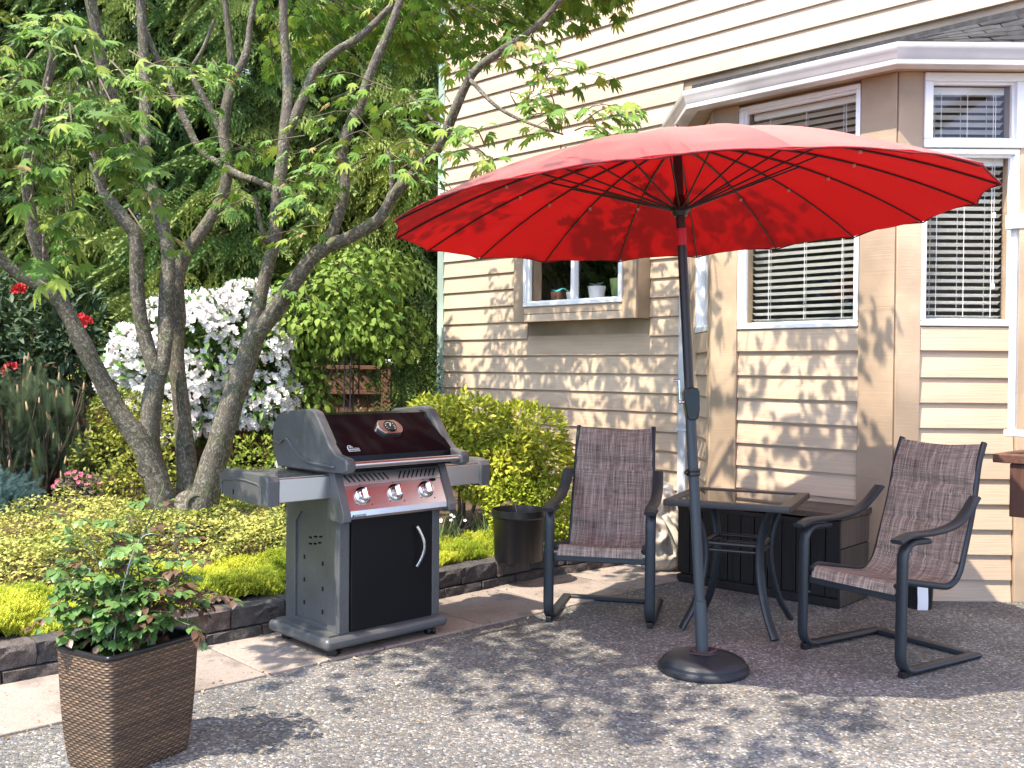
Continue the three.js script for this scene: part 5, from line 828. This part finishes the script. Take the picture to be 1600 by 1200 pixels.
  { const [m, c] = leafBody([[-3.75, 0.62, -7.95, 0.36, 0.38, 0.3], [-3.95, 0.8, -8.0, 0.3, 0.4, 0.25]], 900, r, { cols: [[0.03, 0.05, 0.03], [0.06, 0.09, 0.045]], inside: 0.7 }); many('inner_foliage', needles.clone().scale(0.7, 0.7, 0.7), M.leafW, m, pine, c); }
  const bl = thing('blue_juniper', 'low blue-green juniper mound at the left edge', 'shrub'); { const [m, c] = leafBody([[-3.62, 0.40, -7.0, 0.26, 0.13, 0.2], [-3.85, 0.42, -7.05, 0.22, 0.12, 0.2], [-3.5, 0.33, -6.9, 0.18, 0.1, 0.16]], 900, r, { cols: [[0.06, 0.13, 0.13], [0.16, 0.27, 0.26]], bump: 0.3, up: 0.5, inside: 0.4 }); many('foliage', needles.clone().rotateX(PI / 2).scale(0.5, 0.5, 0.42), M.leafW, m, bl, c); stemsFor(bl, V(-3.65, 0.22, -7), [V(-3.7, 0.4, -6.95), V(-3.5, 0.35, -6.95)], r); }
  // ground covers
  const gc = thing('golden_ground_cover', 'low spreading golden variegated ground cover around the maple', 'ground cover', [0, 0, 0], 0, null, 'stuff'), gm = [], gcol = [];
  for (let i = 0; i < 140000 && gm.length < 52000; i++) {
    const x = rr(-4.6, -0.75, r), z = rr(-7.6, -4.2, r), d = wallDist(x, z); if (d < 0.62 + 0.16 * noise3(x * 2.3, 0, z * 2.3, 6) || d > 2.3 + 0.3 * noise3(x * 2, 3, z * 2, 6)) continue; if (Math.hypot(x + 2.13, z + 6.55) < 0.2) continue;
    const mound = 0.09 + 0.12 * sm(clamp(0.5 + 0.9 * noise3(x * 2.1, 0, z * 2.1, 14))) + 0.04 * noise3(x * 6, 0, z * 6, 15), edge = sm(clamp((d - 0.5) / 0.3)), y = bedY(x, z) + mound * edge * (r() < 0.3 ? 0.3 + 0.6 * r() : 0.88 + 0.2 * r());
    const nn = V(rr(-0.8, 0.8, r), 1, rr(-0.8, 0.8, r)); gm.push(aim(V(x, y, z), V(rr(-1, 1, r), rr(-0.1, 0.7, r), rr(-1, 1, r)), nn, rr(0.75, 1.35, r))); const k = clamp(0.5 + 0.5 * noise3(x * 3, 1, z * 3, 23) + 0.6 * (r() - 0.5)); gcol.push(r() < 0.16 ? lin(0.10, 0.14, 0.03) : tint([0.19, 0.25, 0.035], [0.54, 0.51, 0.14], k));
  }
  many('leaves', leaf(0.022, 0.0145, 0.25, 0.1), M.leafW, gm, gc, gcol);
  const tuft = (() => { const P = [], I = []; for (let st = 0; st < 3; st++) { const lx = rr(-0.5, 0.5, r), lz = rr(-0.5, 0.5, r), ox = rr(-0.012, 0.012, r), oz = rr(-0.012, 0.012, r), hh = rr(0.025, 0.045, r); for (let k = 0; k < 20; k++) { const a = k * 2.4, t = k / 20, q = P.length / 3, y = t * hh, cx = ox + lx * y, cz = oz + lz * y, l = 0.013 * (1 - 0.4 * t), s = V(-Math.sin(a), 0, Math.cos(a)).multiplyScalar(0.0019); P.push(cx + s.x, y, cz + s.z, cx - s.x, y, cz - s.z, cx + Math.cos(a) * l, y + l * 0.8, cz + Math.sin(a) * l); I.push(q, q + 1, q + 2); } } return geo(P, I); })();
  const sedum = (label, test, n) => { const o = thing('sedum', label, 'ground cover', [0, 0, 0], 0, null, 'stuff'), m = [], c = []; for (let i = 0; i < n * 12 && m.length < n; i++) { const x = rr(-3.4, 1.0, r), z = rr(-7.0, -3.0, r), d = wallDist(x, z); if (!test(x, z, d)) continue; const e = sm(clamp(d / 0.25)), y = bedY(x, z) + (0.03 + 0.09 * clamp(0.5 + noise3(x * 3.5, 0, z * 3.5, 33)) + 0.03 * noise3(x * 11, 0, z * 11, 34)) * e * (0.6 + 0.4 * r()) + 0.02; m.push(aim(V(x, y, z), V(rr(-1, 1, r), 0, rr(-1, 1, r)), V(rr(-0.35, 0.35, r), 1, rr(-0.35, 0.35, r)), rr(0.8, 1.3, r))); c.push(tint([0.25, 0.34, 0.02], [0.60, 0.62, 0.07], clamp(0.5 + 0.6 * noise3(x * 4, 2, z * 4, 43) + 0.5 * (r() - 0.5)))); } many('sprigs', tuft, M.leafW, m, o, c); };
  sedum('lime-yellow sedum carpet behind the wall left of the barbecue', (x, z, d) => x < -0.62 && d > 0.15 && d < 0.68 + 0.14 * noise3(x * 2.3, 0, z * 2.3, 6), 24000);
  sedum('lime-yellow sedum patch between barbecue and black pot', (x, z, d) => x > -0.62 && x < 0.0 && d > 0.14 && d < 0.5, 8000);
  // strap-leaved clumps
  const blade = (l, w, lean) => { const P = [], I = []; for (let i = 0; i <= 6; i++) { const t = i / 6, ww = w * (1 - t * t) + 0.0004, z = lean * l * t * t, y = l * t * (1 - 0.35 * lean * t); P.push(-ww, y, z, ww, y, z); if (i < 6) { const a = i * 2; I.push(a, a + 1, a + 2, a + 1, a + 3, a + 2); } } return geo(P, I); };
  const bg = [blade(0.30, 0.004, 0.6), blade(0.24, 0.004, 1), blade(0.36, 0.0035, 0.35)], bm = leafMat([0.16, 0.24, 0.09]);
  for (const [x, z, n, label] of [[-1.45, -6.2, 34, 'clump of thin strap leaves below the barbecue left shelf'], [-1.75, -6.05, 30, 'clump of thin strap leaves right of the maple foot'], [-0.42, -6.55, 46, 'clump of strap leaves with tiny white flowers under the golden shrub'], [-0.15, -6.6, 40, 'clump of strap leaves just left of the black pot']]) {
    const o = thing('strap_leaf_plant', label, 'plant', [x, bedY(x, z), z], 0, 'strap-leaved plants in the bed');
    for (let k = 0; k < n; k++) { const b = obj('blade', bg[k % 3], bm, o); b.position.set(rr(-0.07, 0.07, r), 0, rr(-0.07, 0.07, r)); b.rotation.y = r() * 2 * PI; const f = rr(0.7, 1.15, r); b.scale.set(1, f, f); }
    if (label.includes('white')) for (let k = 0; k < 9; k++) { const f = obj('flower', mergeGeometries([0, 1, 2, 3, 4].map((q) => leaf(0.014, 0.009, 0, 0).applyMatrix4(aim(V(0, 0, 0), V(Math.cos(q * 1.257), 0.3, Math.sin(q * 1.257)), V(0, 1, 0))))), M.white, o); f.position.set(rr(-0.15, 0.15, r), rr(0.16, 0.3, r), rr(-0.05, 0.15, r)); f.rotation.x = 0.7; }
  }
}
{ // wicker planter with a rose
  const r = rng(51), A = V(-1.303, 0, -3.155), u1 = V(-0.74, 0, -0.67).normalize(), u2 = V(0.514, 0, -0.858).normalize(), w1 = 0.285, w2 = 0.38, H = 0.41, c = A.clone().addScaledVector(u1, w1 / 2).addScaledVector(u2, w2 / 2);
  const o = thing('wicker_planter', 'square brown wicker planter with black rim in the left foreground', 'planter', [c.x, 0, c.z], Math.atan2(-u2.z, u2.x));
  const wm = mat([0.98, 0.97, 0.95], { map: T.wick, bumpMap: T.wickB, bumpScale: 0.004, roughness: 0.6 });
  const ring = (k, y) => [[-w2 / 2 * k, y, w1 / 2 * k], [w2 / 2 * k, y, w1 / 2 * k], [w2 / 2 * k, y, -w1 / 2 * k], [-w2 / 2 * k, y, -w1 / 2 * k]];
  const RC = 0.035, per = (k) => fillet([[0, 0, w1 / 2 * k], [w2 / 2 * k, 0, w1 / 2 * k, RC], [w2 / 2 * k, 0, -w1 / 2 * k, RC], [-w2 / 2 * k, 0, -w1 / 2 * k, RC], [-w2 / 2 * k, 0, w1 / 2 * k, RC], [0, 0, w1 / 2 * k]], RC, 8);
  const kOf = (v) => 0.82 + 0.18 * Math.pow(v, 0.55) + 0.012 * Math.sin(v * PI), P1 = per(1), PL = [0]; for (let i = 1; i < P1.length; i++) PL.push(PL[i - 1] + P1[i].distanceTo(P1[i - 1]));
  obj('wicker_body', sheet(P1.length - 1, 40, (u, v) => { const i = Math.round(u * (P1.length - 1)), p = P1[i].clone().multiplyScalar(kOf(v)); p.y = v * (H - 0.012); p.u = PL[i]; p.v = v * H; return p; }), wm, o);
  obj('rim', taper(per(0.985).map((p) => p.setY(H - 0.006)), 0.0095, 110, 8), blackPlastic, o);
  obj('liner', [0, 1, 2, 3].map((s) => { const a = ring(0.96, H)[s], b = ring(0.96, H)[(s + 1) % 4]; return sheet(1, 1, (u, v) => { const q = V(...a).lerp(V(...b), u); return V(q.x * (1 - 0.09 * v), q.y - 0.14 * v, q.z * (1 - 0.09 * v)); }); }), blackPlastic, o);
  obj('soil_fill', sheet(20, 14, (u, v) => V((u - 0.5) * w2 * 0.9, H - 0.075 + 0.018 * noise3(u * 9, 0, v * 9, 3) + 0.01 * noise3(u * 24, 0, v * 24, 4), (v - 0.5) * w1 * 0.9)), M.soil, o);
  // rose: canes and leaflets
  const p = thing('rose_bush', 'leggy rose bush with glossy green and bronze leaves growing in the wicker planter', 'rose', [c.x, H - 0.08, c.z]);
  const lf = [leaf(0.037, 0.026, 0.25, 0.2), leaf(0.032, 0.022, 0.15, 0.35)], gm = [[0.10, 0.19, 0.05], [0.15, 0.25, 0.065], [0.08, 0.15, 0.045]].map((q) => leafMat(q, { roughness: 0.28, specularIntensity: 0.9, transmission: 0.2 })), rm = [[0.13, 0.075, 0.045], [0.17, 0.06, 0.035], [0.12, 0.10, 0.05]].map((q) => leafMat(q, { roughness: 0.35, specularIntensity: 0.8, transmission: 0.25 })), cane = mat([0.10, 0.12, 0.05], { roughness: 0.7 });
  let count = 0; const extra = [[], []];
  const canes = [[-0.24, 0.40, -0.05, 0], [-0.20, 0.50, 0.05, 0], [-0.10, 0.46, -0.1, 0], [0.0, 0.52, 0.02, 0], [0.08, 0.46, 0.1, 0], [0.16, 0.42, -0.05, 0.5], [0.25, 0.36, 0.02, 1], [0.30, 0.24, 0.0, 1], [0.2, 0.3, 0.12, 1], [-0.27, 0.3, 0.0, 0], [-0.18, 0.2, 0.12, 0.3], [0.05, 0.25, 0.14, 0], [0.1, 0.6, -0.05, 0.8], [-0.22, 0.12, 0.08, 0.2], [-0.02, 0.34, 0.13, 0], [-0.12, 0.33, 0.08, 0], [0.18, 0.2, 0.1, 0.6], [-0.26, 0.36, 0.1, 0]];
  for (let i = canes.length; i < 34; i++) { const t = r(); canes.push([rr(-0.26, 0.27, r), rr(0.1, 0.5, r) * (1 - 0.3 * t), rr(-0.14, 0.14, r), canes[i - 18][0] > 0.12 ? 0.8 : 0.1]); }
  for (const [x, y, z, red] of canes) {
    const b = V(rr(-0.08, 0.06, r), 0, rr(-0.05, 0.05, r)), e = V(x, y, z), m = b.clone().lerp(e, 0.5).add(V(0, 0.08, 0)), cv = new THREE.CatmullRomCurve3([b, m, e]);
    obj('cane', taper([b, m, e], [0.0042, 0.003, 0.0016], 12, 6), cane, p);
    for (let k = 0; k < 11; k++) {
      const t = 0.25 + 0.75 * (k + r() * 0.5) / 11, q = cv.getPoint(Math.min(1, t)), d = rdir(r); d.y = d.y * 0.4; d.normalize(); const s = V(-d.z, 0, d.x);
      for (let j = 0; j < 5; j++) {
        const pos = q.clone().addScaledVector(d, 0.03 + Math.floor((j + 1) / 2) * 0.024), dir = j === 0 ? d.clone() : d.clone().multiplyScalar(0.55).addScaledVector(s, j & 1 ? 0.9 : -0.9); if (j === 0) pos.addScaledVector(d, 0.05); dir.y -= rr(0, 0.5, r);
        const mtx = aim(pos, dir, V(rr(-0.4, 0.4, r), 1, rr(-0.4, 0.4, r)), rr(0.8, 1.25, r)), isRed = r() < red * 0.85;
        if (count < 290) { const l = obj('leaf', lf[j & 1], (isRed ? rm : gm)[Math.floor(r() * 3)], p); mtx.decompose(l.position, l.quaternion, l.scale); count++; } else extra[isRed ? 1 : 0].push(mtx);
      }
    }
  }
  extra.forEach((l, i) => { if (l.length) many('small_leaves', lf[0], (i ? rm : gm)[0], l, p); });
  const wire = mat([0.45, 0.45, 0.45], { metalness: 0.8, roughness: 0.4 }); obj('support_hoop', taper([[-0.02, -0.03, 0.1], [0.0, 0.22, 0.09], [0.06, 0.44, 0.03], [0.13, 0.40, -0.06], [0.16, 0.2, -0.1], [0.17, -0.03, -0.11]], 0.0022, 40, 6), wire, p);
}
{ // small flowers behind the barbecue
  const r = rng(81), o = thing('white_tulips', 'pair of white tulips behind the left shelf of the barbecue', 'flowers', [-1.60, 0.2, -6.95]);
  for (const [x, z] of [[-0.03, 0], [0.04, 0.02]]) { obj('stalk', taper([[x * 0.3, 0, 0], [x, 0.44, z]], 0.004, 4, 5), mat([0.12, 0.2, 0.06]), o); for (let k = 0; k < 6; k++) { const q = obj('petal', leaf(0.085, 0.05, 0.5, -0.25), mat([0.82, 0.82, 0.8], { transmission: 0.25, thickness: 0, roughness: 0.7 }), o); aim(V(x, 0.43, z), V(Math.cos(k * 1.05) * 0.35, 1, Math.sin(k * 1.05) * 0.35), V(-Math.cos(k * 1.05), 0.3, -Math.sin(k * 1.05))).decompose(q.position, q.quaternion, q.scale); } }
  for (let k = 0; k < 6; k++) { const q = obj('leaf', leaf(0.3, 0.05, 0.4, 0.3), leafMat([0.12, 0.2, 0.08]), o); aim(V(0, 0, 0), V(Math.cos(k) * 0.4, 1, Math.sin(k) * 0.4), V(Math.cos(k), 0.2, Math.sin(k))).decompose(q.position, q.quaternion, q.scale); }
  const p = thing('pale_plume_plant', 'pale yellow feathery plant in front of the fence post', 'plant', [-1.22, 0.25, -9.0]);
  for (let k = 0; k < 14; k++) { const a = k * 2.4, e = V(Math.cos(a) * rr(0.08, 0.28, r), rr(0.62, 0.82, r), Math.sin(a) * 0.15); obj('plume', [taper([[0, 0, 0], [e.x * 0.4, e.y * 0.7, e.z], [e.x, e.y, e.z]], [0.004, 0.003, 0.001], 6, 4), ...Array.from({ length: 12 }, (_, i) => leaf(0.045, 0.012, 0.2, 0.2).applyMatrix4(aim(V(e.x * (0.4 + 0.05 * i), e.y * (0.7 + 0.025 * i), e.z), V(i & 1 ? 1 : -1, 0.8, rr(-0.5, 0.5, r)), V(0, 0, 1))))], leafMat([0.42, 0.38, 0.14]), p); }
}
{ // dry leaf bits and petals on the paving
  const r = rng(91), m = [], c = [];
  for (let k = 0; k < 420; k++) { const near = r() < 0.7, p = near ? along(rr(-1.2, 3.4, r), r() < 0.5 ? rr(-0.05, 0.06, r) : 0.66 - Math.abs(rr(-0.12, 0.12, r)) - 0.06) : V(rr(-1.2, 2.4, r), 0, rr(-6.0, -3.2, r)); m.push(aim(V(p.x, 0.0135, p.z), V(rr(-1, 1, r), rr(-0.1, 0.1, r), rr(-1, 1, r)), V(rr(-0.3, 0.3, r), 1, rr(-0.3, 0.3, r)), rr(0.35, 1.0, r))); c.push(tint([0.10, 0.06, 0.03], [0.42, 0.34, 0.20], r())); }
  const o = thing('leaf_litter', 'scattered dry leaf bits on the slabs and patio', 'leaf litter', [0, 0, 0], 0, null, 'stuff'); many('bits', leaf(0.024, 0.014, 0.3, 0.3), mat([1, 1, 1], { roughness: 0.9 }), m, o, c);
}
{ // pots on the window sill
  const toW = (x, y, z) => house.localToWorld(V(x, y, z)); house.updateMatrixWorld(true);
  const r = rng(61), pot = (label, x, z, rad, h, m, top) => { const q = toW(x, 1.901, -0.56 + z), o = thing('sill_pot', label, 'flower pot', [q.x, q.y, q.z], -PI / 4, 'pots on the window sill'); obj('pot', lathe([[0, 0], [rad * 0.72, 0], [rad, h], [rad * 0.93, h], [rad * 0.9, h * 0.9], [0, h * 0.9]], 24), m, o); top(o, rad, h); return o; };
  const tops = (n, l, w, col, sp, up) => (o, rad, h) => { for (let k = 0; k < n; k++) { const q = obj('leaf', leaf(l, w, 0.3, 0.4), leafMat(col), o), a = k * 2.4; aim(V(0, h * 0.9, 0), V(Math.cos(a) * sp, up + 0.4 * r(), Math.sin(a) * sp), UPV, rr(0.7, 1.2, r)).decompose(q.position, q.quaternion, q.scale); } };
  const wd = thing('sill_crate', 'small brown wooden crate with a teal cloth on the window sill', 'crate', toW(-3.09, 1.901, -0.47).toArray(), -PI / 4, null);
  for (const [x, z, ry] of [[0, 0.05, 0], [0, -0.05, 0], [0.06, 0, 1], [-0.06, 0, 1]]) obj('board', bx(ry ? 0.012 : 0.12, 0.1, ry ? 0.085 : 0.012, x, 0.05, z, 0.002), M.fence[1], wd); obj('cloth', sheet(10, 8, (u, v) => V((u - 0.5) * 0.15, 0.11 + 0.02 * noise3(u * 4, v * 4, 0, 5), (v - 0.5) * 0.11)), mat([0.03, 0.30, 0.30], { roughness: 0.9 }), wd);
  pot('white pot with a yellow-green plant, second on the sill beside the crate', -2.965, 0.08, 0.055, 0.09, M.white, tops(16, 0.08, 0.02, [0.25, 0.28, 0.08], 1, 0.6));
  pot('tapered white pot with a grey succulent on the window sill', -2.70, 0.08, 0.075, 0.125, M.white, tops(12, 0.07, 0.03, [0.2, 0.27, 0.24], 0.8, 0.9));
  pot('large green woven pot on the right of the window sill', -2.47, 0.06, 0.088, 0.175, mat([0.09, 0.15, 0.05], { bumpMap: T.wickB, bumpScale: 0.003, roughness: 0.8 }), tops(7, 0.14, 0.012, [0.1, 0.16, 0.06], 0.35, 1.2));
}
{ // what stands behind the camera and is mirrored in the bay windows
  const o = thing('house_wing', 'dark-roofed wing behind the viewer, mirrored in the upper right window', 'building', [8.6, 0, 8.5]);
  obj('wall', bx(7, 6.1, 4, 3.6, 3.05, 2), M.trim, o); obj('roof', prism([[-0.3, 6.05], [3.5, 8.6], [7.3, 6.05], [7.3, 6.3], [3.5, 8.9], [-0.3, 6.3]], 4.6).translate(0, 0, -0.3), M.shingle[1], o);
  for (const x of [1.5, 4.6]) { const w = grp('window', o); obj('frame', bx(1.2, 1.3, 0.06, x, 2.2, -0.02, 0.01), M.vinyl, w); obj('pane', bx(1.06, 1.16, 0.02, x, 2.2, -0.06), mat([0.03, 0.035, 0.04], { roughness: 0.05 }), w); }
  const r = rng(71), lf = leaf(0.22, 0.14, 0.2, 0.3);
  for (const [x, z, h, rad, label] of [[3.2, 9.5, 5.2, 2.0, 'leafy tree behind the viewer, mirrored in the lower right window'], [-7.5, 3.0, 5.5, 2.0, 'leafy tree left of the viewer, mirrored in the front bay window']]) {
    const t = thing('garden_tree', label, 'tree', [x, 0, z]); obj('trunk', taper([[0, -0.1, 0], [0.1, h * 0.4, 0], [0, h * 0.7, 0.1]], [0.16, 0.12, 0.06], 12, 10, 0.1), M.bark, t);
    const lobes = []; for (let k = 0; k < 7; k++) { const a = k * 2.4; lobes.push([Math.cos(a) * rad * 0.5, h * (0.5 + 0.07 * k), Math.sin(a) * rad * 0.5, rad * 0.6, rad * 0.42, rad * 0.6]); }
    const [m, c] = leafBody(lobes, 2600, r, { cols: [[0.05, 0.11, 0.025], [0.14, 0.22, 0.05]], bump: 0.35, freq: 1.2 }); many('crown', lf, M.leafW, m, t, c); stemsFor(t, V(0, h * 0.3, 0), lobes.map((l) => V(l[0], l[1], l[2])), r, 0.06, 'limb');
  }
}
renderer.render(scene, camera);
